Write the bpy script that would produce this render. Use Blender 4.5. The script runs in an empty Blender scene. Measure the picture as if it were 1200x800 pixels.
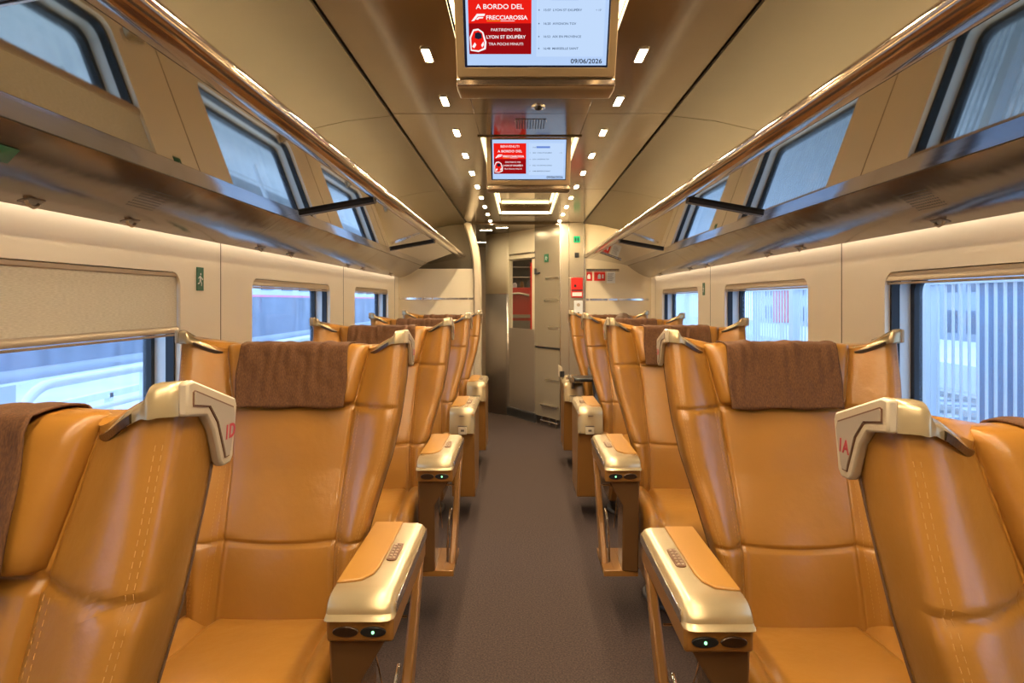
import bpy, bmesh, math, random
import numpy as np
from mathutils import Vector, Matrix, Euler
random.seed(7)
PI = math.pi
S = bpy.context.scene
COL = S.collection

# ------------------------------------------------------------------ camera / world / exposure
EYE = 1.34
cd = bpy.data.cameras.new('camera'); cam = bpy.data.objects.new('camera', cd); COL.objects.link(cam)
cam.location = (0, 0, EYE); cam.rotation_euler = (PI/2, 0, 0)
cd.sensor_width = 36; cd.lens = 24.0; cd.shift_x = -10/1200; cd.shift_y = -48/1200
cd.clip_start = 0.02; cd.clip_end = 300
S.camera = cam
S.view_settings.view_transform = 'Standard'; S.view_settings.look = 'None'
S.view_settings.gamma = 1; S.view_settings.use_curve_mapping = False
S.view_settings.exposure = 0.28
w = bpy.data.worlds.new('sky'); S.world = w; w.use_nodes = True
nt = w.node_tree; bg = nt.nodes['Background']
bg.inputs[0].default_value = (0.46, 0.66, 1.0, 1); bg.inputs[1].default_value = 3.0
LAMP = (1.0, 0.80, 0.52)
E_DOWN, E_COVE, E_RECESS, E_FILL = 640.0, 60.0, 5.5, 9.0

# frame of the car
XC, HW = 0.045, 1.315
Y0, Y1 = -2.6, 7.1          # near end wall, far partition
def L(side, half): return XC + side*half

# ------------------------------------------------------------------ materials
def mat(name, col, rough=.5, metal=0, bump=None, emis=None, estr=0, var=None, coat=0, spec=.5, sheen=0):
    m = bpy.data.materials.new(name); m.use_nodes = True
    n = m.node_tree.nodes; l = m.node_tree.links; b = n['Principled BSDF']
    b.inputs['Base Color'].default_value = (*col, 1); b.inputs['Roughness'].default_value = rough
    b.inputs['Metallic'].default_value = metal; b.inputs['Specular IOR Level'].default_value = spec
    b.inputs['Coat Weight'].default_value = coat; b.inputs['Coat Roughness'].default_value = .08
    if sheen: b.inputs['Sheen Weight'].default_value = sheen
    if emis: b.inputs['Emission Color'].default_value = (*emis, 1); b.inputs['Emission Strength'].default_value = estr
    tc = n.new('ShaderNodeTexCoord')
    if var:   # (scale, amount)
        nz = n.new('ShaderNodeTexNoise'); nz.inputs['Scale'].default_value = var[0]; nz.inputs['Detail'].default_value = 5
        l.new(tc.outputs['Object'], nz.inputs['Vector'])
        r = n.new('ShaderNodeMapRange'); r.inputs[1].default_value = .3; r.inputs[2].default_value = .7
        r.inputs[3].default_value = 1-var[1]; r.inputs[4].default_value = 1+var[1]
        l.new(nz.outputs[0], r.inputs[0])
        mx = n.new('ShaderNodeVectorMath'); mx.operation = 'SCALE'; mx.inputs[0].default_value = col
        l.new(r.outputs[0], mx.inputs['Scale']); l.new(mx.outputs[0], b.inputs['Base Color'])
    if bump:  # (scale, strength, distance)
        nb = n.new('ShaderNodeTexNoise'); nb.inputs['Scale'].default_value = bump[0]; nb.inputs['Detail'].default_value = 4
        l.new(tc.outputs['Object'], nb.inputs['Vector'])
        bp = n.new('ShaderNodeBump'); bp.inputs['Strength'].default_value = bump[1]; bp.inputs['Distance'].default_value = bump[2]
        l.new(nb.outputs[0], bp.inputs['Height']); l.new(bp.outputs[0], b.inputs['Normal'])
    return m
def brushed(name, col, rough, metal, sc, strength):
    m = mat(name, col, rough, metal); n = m.node_tree.nodes; l = m.node_tree.links; b = n['Principled BSDF']
    tc = n.new('ShaderNodeTexCoord'); mp = n.new('ShaderNodeMapping'); mp.inputs['Scale'].default_value = sc
    nz = n.new('ShaderNodeTexNoise'); nz.inputs['Scale'].default_value = 1; nz.inputs['Detail'].default_value = 3
    bp = n.new('ShaderNodeBump'); bp.inputs['Strength'].default_value = strength; bp.inputs['Distance'].default_value = .01
    l.new(tc.outputs['Object'], mp.inputs[0]); l.new(mp.outputs[0], nz.inputs['Vector']); l.new(nz.outputs[0], bp.inputs['Height'])
    l.new(bp.outputs[0], b.inputs['Normal']); return m
def emit(name, col, s): 
    m = bpy.data.materials.new(name); m.use_nodes = True; n = m.node_tree.nodes; n.clear()
    o = n.new('ShaderNodeOutputMaterial'); e = n.new('ShaderNodeEmission'); e.inputs[0].default_value = (*col, 1); e.inputs[1].default_value = s
    m.node_tree.links.new(e.outputs[0], o.inputs[0]); return m
def weave(name, col, c2, sc, rough=.8, bumpd=.0006):
    m = mat(name, col, rough); n = m.node_tree.nodes; l = m.node_tree.links; b = n['Principled BSDF']
    tc = n.new('ShaderNodeTexCoord'); mp = n.new('ShaderNodeMapping'); mp.inputs['Scale'].default_value = sc
    nz = n.new('ShaderNodeTexNoise'); nz.inputs['Scale'].default_value = 1; nz.inputs['Detail'].default_value = 6
    cr = n.new('ShaderNodeValToRGB'); cr.color_ramp.elements[0].position = .35; cr.color_ramp.elements[1].position = .68
    cr.color_ramp.elements[0].color = (*col, 1); cr.color_ramp.elements[1].color = (*c2, 1)
    bp = n.new('ShaderNodeBump'); bp.inputs['Strength'].default_value = .8; bp.inputs['Distance'].default_value = bumpd
    l.new(tc.outputs['Object'], mp.inputs[0]); l.new(mp.outputs[0], nz.inputs['Vector']); l.new(nz.outputs[0], cr.inputs[0])
    l.new(cr.outputs[0], b.inputs['Base Color']); l.new(nz.outputs[0], bp.inputs['Height']); l.new(bp.outputs[0], b.inputs['Normal'])
    return m

M = {}
M['leather'] = mat('tan_leather', (.34, .148, .024), .28, bump=(22, .16, .01), var=(5, .07), spec=.5)
M['leather_inlay'] = mat('armrest_leather', (.40, .185, .03), .42, bump=(200, .1, .001))
M['thread'] = mat('thread', (.46, .24, .07), .7)
M['piping'] = mat('dark_piping', (.12, .06, .025), .5)
M['antim'] = weave('corduroy_cloth', (.075, .027, .006), (.145, .054, .012), (420, 420, 90), .85, .001)
M['cream'] = mat('champagne_plastic', (.50, .385, .22), .27, .5)
M['cream_soft'] = mat('cream_plastic', (.54, .44, .30), .38, .1)
M['plate'] = mat('plate_grey', (.36, .29, .22), .5)
M['red_print'] = mat('red_print', (.42, .03, .04), .5)
M['steel'] = brushed('brushed_steel', (.62, .58, .52), .24, 1, (4, 4, 900), .04)
M['satin'] = mat('satin_silver', (.52, .45, .38), .28, .75)
M['chrome'] = mat('chrome', (.75, .72, .68), .12, 1)
M['darkmetal'] = mat('dark_metal', (.16, .13, .11), .3, 1, bump=(300, .6, .001))
M['wood'] = mat('tan_lacquer', (.29, .13, .03), .28, .1)
M['wood_dark'] = mat('brown_gloss_panel', (.22, .11, .04), .16, .5)
M['button'] = mat('button_plate', (.16, .07, .035), .45, .3)
M['black'] = mat('black_plastic', (.012, .012, .014), .35)
M['rubber'] = mat('black_rubber', (.01, .01, .012), .5)
M['wall'] = mat('wall_cream', (.88, .76, .58), .42, var=(1.5, .03))
M['part'] = mat('partition_cream', (.76, .64, .44), .32)
M['joint'] = mat('dark_joint_line', (.22, .16, .10), .7)  # dark brown used for panel joints and the ceiling void
M['ceil'] = mat('ceiling_gloss', (.105, .07, .038), .16, .55, var=(3, .06))
M['ceilp'] = mat('ceiling_panel_satin', (.078, .056, .027), .5, .1, var=(4, .05))
M['mirror'] = mat('polished_underside', (.37, .325, .235), .035, 1)
M['mirror2'] = mat('polished_recess', (.62, .52, .38), .08, 1)
M['strip'] = brushed('rack_strip', (.24, .225, .24), .14, 1, (30, 1, 30), .03)
M['fair'] = mat('rack_fairing', (.23, .20, .185), .15, .9, bump=(2.2, .25, .02))
M['lip'] = mat('bronze_lip', (.30, .215, .155), .10, .85)
M['carpet'] = weave('carpet', (.028, .016, .012), (.088, .053, .040), (150, 150, 150), .95, .004)
M['blind'] = weave('blind_cloth', (.66, .58, .43), (.80, .72, .56), (20, 60, 500), .8, .0006)
M['alu'] = mat('beige_aluminium', (.50, .39, .27), .35, .5)
M['tv'] = mat('screen_housing', (.22, .15, .08), .3, .3)
M['part2'] = mat('column_cream', (.50, .42, .30), .22, .55)
M['green'] = mat('sign_green', (.012, .13, .06), .4)
M['white'] = mat('sign_white', (.8, .8, .76), .4)
M['red'] = mat('red_paint', (.75, .025, .015), .3)
M['darkgrey'] = mat('dark_grey', (.08, .075, .075), .5)
M['lamp'] = emit('lamp_glow', LAMP, E_DOWN)
M['cove'] = emit('cove_glow', (1, .78, .42), E_COVE)
M['rec'] = emit('recess_glow', (1, .80, .42), E_RECESS)
M['lipg'] = emit('lip_glow', (1, .84, .55), 2.2)
M['added_fill'] = emit('added_fill_glow', (1, .85, .66), E_FILL)  # glow of the added, unseen strips under the racks
M['vlamp'] = emit('vestibule_glow', (1, .86, .6), 55)
M['greenlit'] = emit('green_lit', (.02, .65, .2), 1.0)
M['led'] = emit('green_led', (.3, 1, .4), 2)
M['scr'] = emit('screen_pale', (.50, .68, 1.0), 0.779)
M['scr2'] = emit('screen_paler', (.56, .73, 1.0), 0.804)
M['scrred'] = emit('screen_red', (.90, .015, .008), 0.779)
M['scrdred'] = emit('screen_dark_red', (.36, .004, .006), 0.738)
M['scrwhite'] = emit('screen_white', (1, .93, .93), 0.82)
M['scrtxt'] = emit('screen_ink', (.10, .16, .28), 0.656)
M['scrdark'] = emit('screen_black', (.012, .014, .03), 0.82)
M['scrblue'] = emit('screen_blue', (.16, .28, .75), 0.738)
M['scryel'] = emit('screen_amber', (.9, .45, .03), 0.82)
def glassmat():
    m = bpy.data.materials.new('window_glass'); m.use_nodes = True; n = m.node_tree.nodes; l = m.node_tree.links; n.clear()
    o = n.new('ShaderNodeOutputMaterial'); t = n.new('ShaderNodeBsdfTransparent'); t.inputs[0].default_value = (.93, .97, 1, 1)
    g = n.new('ShaderNodeBsdfGlossy'); g.inputs['Roughness'].default_value = .02
    d = n.new('ShaderNodeBsdfTranslucent'); d.inputs[0].default_value = (.75, .85, 1, 1)
    tc = n.new('ShaderNodeTexCoord'); mp = n.new('ShaderNodeMapping'); mp.inputs['Scale'].default_value = (14, 14, 1.2)
    nz = n.new('ShaderNodeTexNoise'); nz.inputs['Detail'].default_value = 5; nz.inputs['Scale'].default_value = 1
    r = n.new('ShaderNodeMapRange'); r.inputs[1].default_value = .35; r.inputs[2].default_value = .75; r.inputs[3].default_value = .03; r.inputs[4].default_value = .12
    l.new(tc.outputs['Object'], mp.inputs[0]); l.new(mp.outputs[0], nz.inputs['Vector']); l.new(nz.outputs[0], r.inputs[0])
    m1 = n.new('ShaderNodeMixShader'); l.new(r.outputs[0], m1.inputs[0]); l.new(t.outputs[0], m1.inputs[1]); l.new(d.outputs[0], m1.inputs[2])
    m2 = n.new('ShaderNodeMixShader'); m2.inputs[0].default_value = .05; l.new(m1.outputs[0], m2.inputs[1]); l.new(g.outputs[0], m2.inputs[2])
    l.new(m2.outputs[0], o.inputs[0]); return m
M['glass'] = glassmat()
def clearglass():
    m = bpy.data.materials.new('door_glass'); m.use_nodes = True; n = m.node_tree.nodes; l = m.node_tree.links; n.clear()
    o = n.new('ShaderNodeOutputMaterial'); t = n.new('ShaderNodeBsdfTransparent'); g = n.new('ShaderNodeBsdfGlossy'); g.inputs['Roughness'].default_value = .03
    m2 = n.new('ShaderNodeMixShader'); m2.inputs[0].default_value = .08
    l.new(t.outputs[0], m2.inputs[1]); l.new(g.outputs[0], m2.inputs[2]); l.new(m2.outputs[0], o.inputs[0]); return m
M['dglass'] = clearglass()

# ------------------------------------------------------------------ builders
class MB:
    def __init__(s): s.v = []; s.f = []; s.m = []
    def add(s, vs, fs, mi=0, T=None):
        o = len(s.v)
        for p in vs:
            p = Vector(p); s.v.append(tuple(T @ p) if T is not None else tuple(p))
        for f in fs: s.f.append([i+o for i in f]); s.m.append(mi)
        return s
    def box(s, x0, x1, y0, y1, z0, z1, mi=0, T=None):
        v = [(x, y, z) for z in (z0, z1) for y in (y0, y1) for x in (x0, x1)]
        return s.add(v, [(0,2,3,1),(4,5,7,6),(0,1,5,4),(2,6,7,3),(0,4,6,2),(1,3,7,5)], mi, T)
    def quad(s, a, b, c, d, mi=0): return s.add([a, b, c, d], [(0,1,2,3)], mi)
    def prism(s, pts, axis, a0, a1, mi=0, T=None):     # pts: 2-D outline in the two remaining axes
        n = len(pts)
        def P(p, a): return {'x': (a, p[0], p[1]), 'y': (p[0], a, p[1]), 'z': (p[0], p[1], a)}[axis]
        v = [P(p, a0) for p in pts]+[P(p, a1) for p in pts]
        f = [tuple(range(n))[::-1], tuple(range(n, 2*n))]+[(i, (i+1) % n, n+(i+1) % n, n+i) for i in range(n)]
        return s.add(v, f, mi, T)
    def tube(s, path, r, n=10, mi=0, T=None, closed=False, radii=None):
        P = [Vector(p) for p in path]; k = len(P); vs = []; fs = []
        up = None
        for i, p in enumerate(P):
            t = ((P[(i+1) % k]-P[i-1]) if closed else (P[min(i+1, k-1)]-P[max(i-1, 0)])).normalized()
            if up is None: up = Vector((0, 0, 1)) if abs(t.z) < .9 else Vector((1, 0, 0))
            u = (up-t*up.dot(t)).normalized(); w_ = t.cross(u); up = u
            rr = radii[i] if radii else r
            for j in range(n):
                a = 2*PI*j/n; vs.append(p+u*math.cos(a)*rr+w_*math.sin(a)*rr)
        for i in range(k if closed else k-1):
            for j in range(n): fs.append((i*n+j, i*n+(j+1) % n, ((i+1) % k)*n+(j+1) % n, ((i+1) % k)*n+j))
        if not closed: fs.append(tuple(range(n))[::-1]); fs.append(tuple((k-1)*n+j for j in range(n)))
        return s.add(vs, fs, mi, T)
    def grid(s, G, mi=0, closeu=False, caps=False):    # G[i][j] points
        a = len(G); b = len(G[0]); vs = [p for r_ in G for p in r_]; fs = []
        for i in range(a-1):
            for j in range(b if closeu else b-1): fs.append((i*b+j, i*b+(j+1) % b, (i+1)*b+(j+1) % b, (i+1)*b+j))
        if caps: fs.append(tuple(range(b))[::-1]); fs.append(tuple((a-1)*b+j for j in range(b)))
        return s.add(vs, fs, mi)
    def sphere(s, c, r, n=12, k=8, mi=0, sc=(1, 1, 1)):
        G = [[(c[0]+r*sc[0]*math.sin(PI*i/k)*math.cos(2*PI*j/n), c[1]+r*sc[1]*math.sin(PI*i/k)*math.sin(2*PI*j/n), c[2]+r*sc[2]*math.cos(PI*i/k)) for j in range(n)] for i in range(k+1)]
        return s.grid(G, mi, True)
    def build(s, name, m, parent=None, bevel=0, ang=35, smooth=True, seg=2, sub=0, solid=0):
        me = bpy.data.meshes.new(name); me.from_pydata(s.v, [], s.f)
        mats = m if isinstance(m, (list, tuple)) else [m]
        for q in mats: me.materials.append(M[q])
        bm = bmesh.new(); bm.from_mesh(me)
        for f, mi in zip(bm.faces, s.m): f.material_index = mi
        bmesh.ops.remove_doubles(bm, verts=bm.verts, dist=1e-6)
        bmesh.ops.recalc_face_normals(bm, faces=bm.faces)
        bm.to_mesh(me); bm.free()
        if smooth:
            for p in me.polygons: p.use_smooth = True
            me.set_sharp_from_angle(angle=math.radians(ang))
        o = bpy.data.objects.new(name, me); COL.objects.link(o)
        if solid: md = o.modifiers.new('solid', 'SOLIDIFY'); md.thickness = solid
        if bevel: md = o.modifiers.new('bevel', 'BEVEL'); md.width = bevel; md.segments = seg; md.limit_method = 'ANGLE'; md.angle_limit = .6
        if sub: md = o.modifiers.new('sub', 'SUBSURF'); md.levels = sub; md.render_levels = sub
        if parent: o.parent = parent
        return o
def thing(name, label, cat, loc=(0, 0, 0), rz=0, group=None):
    o = bpy.data.objects.new(name, None); o.empty_display_size = .1; COL.objects.link(o)
    o.location = loc; o.rotation_euler = (0, 0, rz); o['label'] = label; o['category'] = cat
    if group: o['group'] = group
    return o
def tag(o, label, cat, group=None):
    o['label'] = label; o['category'] = cat
    if group: o['group'] = group
    return o
def struct(o): o['kind'] = 'structure'; return o
def dup(root, loc=None, rz=None):
    r = root.copy(); COL.objects.link(r)
    if loc is not None: r.location = loc
    if rz is not None: r.rotation_euler = (0, 0, rz)
    def rec(a, b):
        for ch in list(a.children):
            c = ch.copy(); COL.objects.link(c); c.parent = b; rec(ch, c)
    rec(root, r); return r
def text(name, body, size, m, parent=None, T=Matrix(), align='LEFT', ext=.0004, bold=0, shear=0, sx=1):
    cu = bpy.data.curves.new(name, 'FONT'); cu.body = body; cu.size = size; cu.align_x = align; cu.extrude = ext
    cu.offset = bold; cu.shear = shear; cu.resolution_u = 3
    t = bpy.data.objects.new(name, cu); COL.objects.link(t)
    dg = bpy.context.evaluated_depsgraph_get(); me = bpy.data.meshes.new_from_object(t.evaluated_get(dg))
    bpy.data.objects.remove(t); me.transform(T @ Matrix.Diagonal((sx, 1, 1, 1))); me.materials.clear(); me.materials.append(M[m]); me.name = name
    o = bpy.data.objects.new(name, me); COL.objects.link(o)
    if parent: o.parent = parent
    return o
def sm(t): t = max(0, min(1, t)); return t*t*(3-2*t)
def sheet(mb, prof, ys, th, mi=0):      # a bent sheet of real thickness: prof = (x, z) line, swept along y
    n = len(prof); off = []
    for i in range(n):
        a = Vector(prof[max(0, i-1)]); b = Vector(prof[min(n-1, i+1)]); d = (b-a).normalized(); off.append((prof[i][0]-d.y*th, prof[i][1]+d.x*th))
    loop = list(prof)+off[::-1]
    return mb.grid([[(x, y, z) for x, z in loop] for y in ys], mi, True, True)
def rrect(x0, x1, y0, y1, r, n=5):
    out = []
    for cx, cy, a0 in ((x1-r, y1-r, 0), (x0+r, y1-r, 90), (x0+r, y0+r, 180), (x1-r, y0+r, 270)):
        for k in range(n+1):
            a = math.radians(a0+90*k/n); out.append((cx+r*math.cos(a), cy+r*math.sin(a)))
    return out
def ringplate(mb, outer, inner, axis, a0, a1, mi=0):   # plate with a hole; outlines must have equal counts
    n = len(outer)
    def P(p, a): return {'x': (a, p[0], p[1]), 'y': (p[0], a, p[1]), 'z': (p[0], p[1], a)}[axis]
    v = [P(p, a) for a in (a0, a1) for q in (outer, inner) for p in q]; f = []
    for i in range(n):
        j = (i+1) % n
        f += [(i, j, n+j, n+i), (2*n+i, 3*n+i, 3*n+j, 2*n+j), (i, 2*n+i, 2*n+j, j), (n+i, n+j, 3*n+j, 3*n+i)]
    mb.add(v, f, mi)

# ------------------------------------------------------------------ room shell
struct(MB().box(XC-1.45, XC+1.45, Y0-.1, 12, -.06, 0).build('floor', 'carpet'))
WIN_Y = [(-.77, .55), (1.23, 2.55), (3.23, 4.55), (5.23, 6.55)]
WZ0, WZ1 = .865, 1.445
def wall(side, name):
    mb = MB(); xi = L(side, HW); xo = xi+side*.075
    # strips below, above and between the windows; window cut-outs have round corners
    def slab(y0, y1, z0, z1): mb.box(min(xi, xo), max(xi, xo), y0, y1, z0, z1)
    slab(Y0, 12, 0, WZ0-.06); slab(Y0, 12, WZ1+.06, 2.5)
    ys = Y0
    for (a, b) in WIN_Y: slab(ys, a-.06, WZ0-.06, WZ1+.06); ys = b+.06
    slab(ys, 12, WZ0-.06, WZ1+.06)
    for (a, b) in WIN_Y:
        r = .055; n = 6; inner = rrect(a, b, WZ0, WZ1, r, n); out = []
        for k, (y, z) in enumerate(inner):
            q = k//(n+1); t = k % (n+1)
            X1, X0, Z1, Z0 = b+.06, a-.06, WZ1+.06, WZ0-.06
            h = n//2
            if q == 0: p = (X1, Z1-(1-min(t, h)/h)*.115) if t <= h else (X1-(t-h)/(n-h)*.115, Z1)
            if q == 1: p = (X0+(1-min(t, h)/h)*.115, Z1) if t <= h else (X0, Z1-(t-h)/(n-h)*.115)
            if q == 2: p = (X0, Z0+(1-min(t, h)/h)*.115) if t <= h else (X0+(t-h)/(n-h)*.115, Z0)
            if q == 3: p = (X1-(1-min(t, h)/h)*.115, Z0) if t <= h else (X1, Z0+(t-h)/(n-h)*.115)
            out.append(p)
        ringplate(mb, out, inner, 'x', xi, xo)
    wl = struct(mb.build(name, 'wall'))
    jb = MB()
    for y in (-1.1, .9, 2.89, 4.89, 6.88): jb.box(xi-.0015, xi+.0015, y-.0025, y+.0025, .1, 1.62)
    struct(jb.build('trim_'+('left' if side < 0 else 'right')+'_panel_joints', 'joint', wl))
    sb = MB(); a, b = sorted((xi, xi-side*.02)); sb.box(a, b, Y0, Y1, 0, .10)
    struct(sb.build('baseboard_'+('left' if side < 0 else 'right'), 'steel', bevel=.003))
wall(-1, 'wall_left'); wall(1, 'wall_right')
struct(MB().box(XC-1.45, XC+1.45, Y0-.1, Y0, 0, 2.5).build('wall_back', 'part'))
wn = 0
for side in (-1, 1):
    for (a, b) in WIN_Y:
        wn += 1; xi = L(side, HW); s = side
        root = thing('window_%d' % wn, '', '', (0, 0, 0)); del root['label']; del root['category']; struct(root)
        mb = MB()   # black seal, pale reveal, black outer seal
        def ring(in0, in1, x0, x1, mi):
            ringplate(mb, rrect(a-in0, b+in0, WZ0-in0, WZ1+in0, .05), rrect(a+in1, b-in1, WZ0+in1, WZ1-in1, .05), 'x', xi+s*x0, xi+s*x1, mi)
        ring(0, .012, .02, .05, 0); ring(0.002, .004, .05, .095, 1); ring(.03, .028, .095, .125, 0)
        f = mb.build('window_frame', ['rubber', 'white'], root)
        g = MB().box(min(xi+s*.112, xi+s*.116), max(xi+s*.112, xi+s*.116), a-.02, b+.02, WZ0-.02, WZ1+.02).build('window_pane', 'glass', root)
        # roller blind
        nm = 'left' if s < 0 else 'right'
        idx = WIN_Y.index((a, b)); o = ['nearest, beside the camera', 'second', 'third', 'farthest'][idx]
        low = (s < 0 and idx == 1)
        bl = thing('roller_blind', ('cream fabric roller blind pulled halfway down over the large left window' if low else
              'rolled-up beige blind rail at the top of the %s window on the %s wall' % (['unseen', 'nearest visible', 'middle', 'farthest'][idx], nm)), 'blind', (xi+s*.012, (a+b)/2, WZ1), group='window blinds')
        zb = -.225 if low else -.035
        hl = (b-a)/2-.006
        r1 = MB()
        r1.box(-.008, .008, -hl, hl, -.018, -.002); r1.build('top_rail', 'alu', bl, bevel=.003)
        if low:
            G = [[(.004*math.sin(v*2.2)*s*0+s*.0, -hl+2*hl*u/8, -.016+(zb+.016)*v/24+.0) for u in range(9)] for v in range(25)]
            MB().grid(G).build('blind_cloth', 'blind', bl, solid=.0015)
        r2 = MB(); pr = [(-.010, zb), (.008, zb), (.008, zb+.018), (-.004, zb+.026), (-.010, zb+.017)] if s > 0 else [(.010, zb), (-.008, zb), (-.008, zb+.018), (.004, zb+.026), (.010, zb+.017)]
        r2.prism(pr, 'y', -hl, hl); r2.box(-.006, .006, -hl, hl, zb-.011, zb-.003); r2.build('bottom_rail', 'alu', bl, bevel=.002)

# ---- ceiling
ZC = EYE+.81
HJ, HR = .605, .245
REC = [(.95, 2.62), (3.37, 6.5)]
YS = [Y0, .9, 2.96, 4.96, 7.1]
cb = MB()
def cslab(x0, x1, y0, y1, z0=ZC, z1=ZC+.02, mi=0): cb.box(x0, x1, y0, y1, z0, z1, mi)
for k in range(4):
    y0, y1 = YS[k]+.002, YS[k+1]-.002
    for s in (-1, 1):
        a, b = sorted((L(s, HR), L(s, HJ-.004))); cslab(a, b, y0, y1)
segs = [(Y0, REC[0][0]), (REC[0][1], 2.958), (2.962, REC[1][0]), (REC[1][1], 7.1)]
for y0, y1 in segs: cslab(L(-1, HR), L(1, HR), y0, y1)
ceil = struct(cb.build('ceiling', 'ceil', bevel=.002))
cb = MB()
for s in (-1, 1):       # satin side panels rising from the cove to the joint
    for k in range(4):
        y0, y1 = YS[k]+.003, YS[k+1]-.003
        prof = [(HJ+.004, ZC+.002), (.80, ZC-.02), (1.0, ZC-.065), (1.12, ZC-.13), (1.22, ZC-.24), (HW, ZC-.42)]
        sheet(cb, [(L(s, h), z) for (h, z) in prof], (y0, y1), -.012*s)
struct(cb.build('ceiling_side_panels', 'ceilp', ceil))
cb = MB().box(XC-1.45, XC+1.45, Y0, 12, ZC+.16, ZC+.2)
for s in (-1, 1): a, b = sorted((L(s, HJ-.006), L(s, HJ+.006))); cb.box(a, b, Y0, 7.1, ZC+.012, ZC+.03)
struct(cb.build('ceiling_void', 'joint', ceil))
for (y0, y1) in REC:
    r = MB(); t = ZC+.075; xa, xb = L(-1, HR), L(1, HR)
    r.box(xa-.012, xa, y0, y1, ZC-.006, t, 0); r.box(xb, xb+.012, y0, y1, ZC-.006, t, 0)
    r.box(xa-.012, xb+.012, y0-.012, y0, ZC-.006, t, 0); r.box(xa-.012, xb+.012, y1, y1+.012, ZC-.006, t, 0)
    r.box(xa, xb, y0, y1, t, t+.01, 1)
    struct(r.build('trim_ceiling_recess', ['ceil', 'mirror2'], ceil))
    e = MB(); z0, z1 = ZC+.012, ZC+.030; i = .004
    e.box(xa+i, xa+i+.008, y0+.02, y1-.02, z0, z1); e.box(xb-i-.008, xb-i, y0+.02, y1-.02, z0, z1)
    e.box(xa+.02, xb-.02, y1-i-.008, y1-i, z0, z1+.006)
    if y0 > 3: pass
    lb = 'long glowing light strip round the ceiling recess behind the small far screen' if y0 > 3 else 'glowing light strip inside the ceiling recess round the large near screen'
    tag(e.build('light_strip', 'rec'), lb, 'light strip', 'ceiling recess light strips')

# downlights
k0 = -6
ordn = ['nearest', 'second', 'third', 'fourth', 'fifth', 'sixth', 'seventh', 'eighth', 'ninth', 'farthest']
proto = None
for k in range(-6, 10):
    y = 2.25+.52*k
    for s in (-1, 1):
        if k < 0: lab = 'small %s-row ceiling light on the near side of the large screen, %s from that screen' % ('left' if s < 0 else 'right', ordn[-k-1])
        else: lab = '%s visible small bright ceiling light of the %s row' % (ordn[k], 'left' if s < 0 else 'right')
        if proto is None:
            t = thing('ceiling_light', lab, 'light', (L(s, .352), y, ZC), 0, 'ceiling downlights')
            fr = MB(); ringplate(fr, rrect(-.017, .017, -.063, .063, .005), rrect(-.0115, .0115, -.057, .057, .004), 'z', -.004, .002); fr.build('lamp_frame', 'steel', t)
            MB().prism(rrect(-.0115, .0115, -.057, .057, .004), 'z', -.003, -.001).build('diffuser', 'lamp', t)
            proto = t
        else:
            t = dup(proto, (L(s, .352), y, ZC)); t['label'] = lab
# speaker grille, ceiling
t = thing('speaker_grille', 'perforated dark speaker grille in the ceiling between the two screens', 'speaker grille', (XC, 3.13, ZC))
MB().box(-.07, .07, -.085, .085, -.002, 0).build('grille_plate', 'ceil', t, bevel=.001)
gb = MB()
for i in range(11):
    for j in range(9):
        cx = -.062+.0124*i; cy = -.075+.0185*j+(.009 if i % 2 else 0)
        gb.prism([(cx+.0045*math.cos(a*PI/3), cy+.006*math.sin(a*PI/3)) for a in range(6)], 'z', -.0028, -.0021)
gb.build('perforation', 'black', t)
t = thing('camera_dome', 'small round sensor set in the glossy ceiling just past the near screen', 'sensor', (XC+.03, 2.86, ZC))
MB().tube([(0, 0, -.004), (0, 0, 0)], .03, 18).build('rim', 'chrome', t); MB().sphere((0, 0, -.004), .018, 14, 8, sc=(1, 1, .6)).build('lens', 'black', t)

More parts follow.
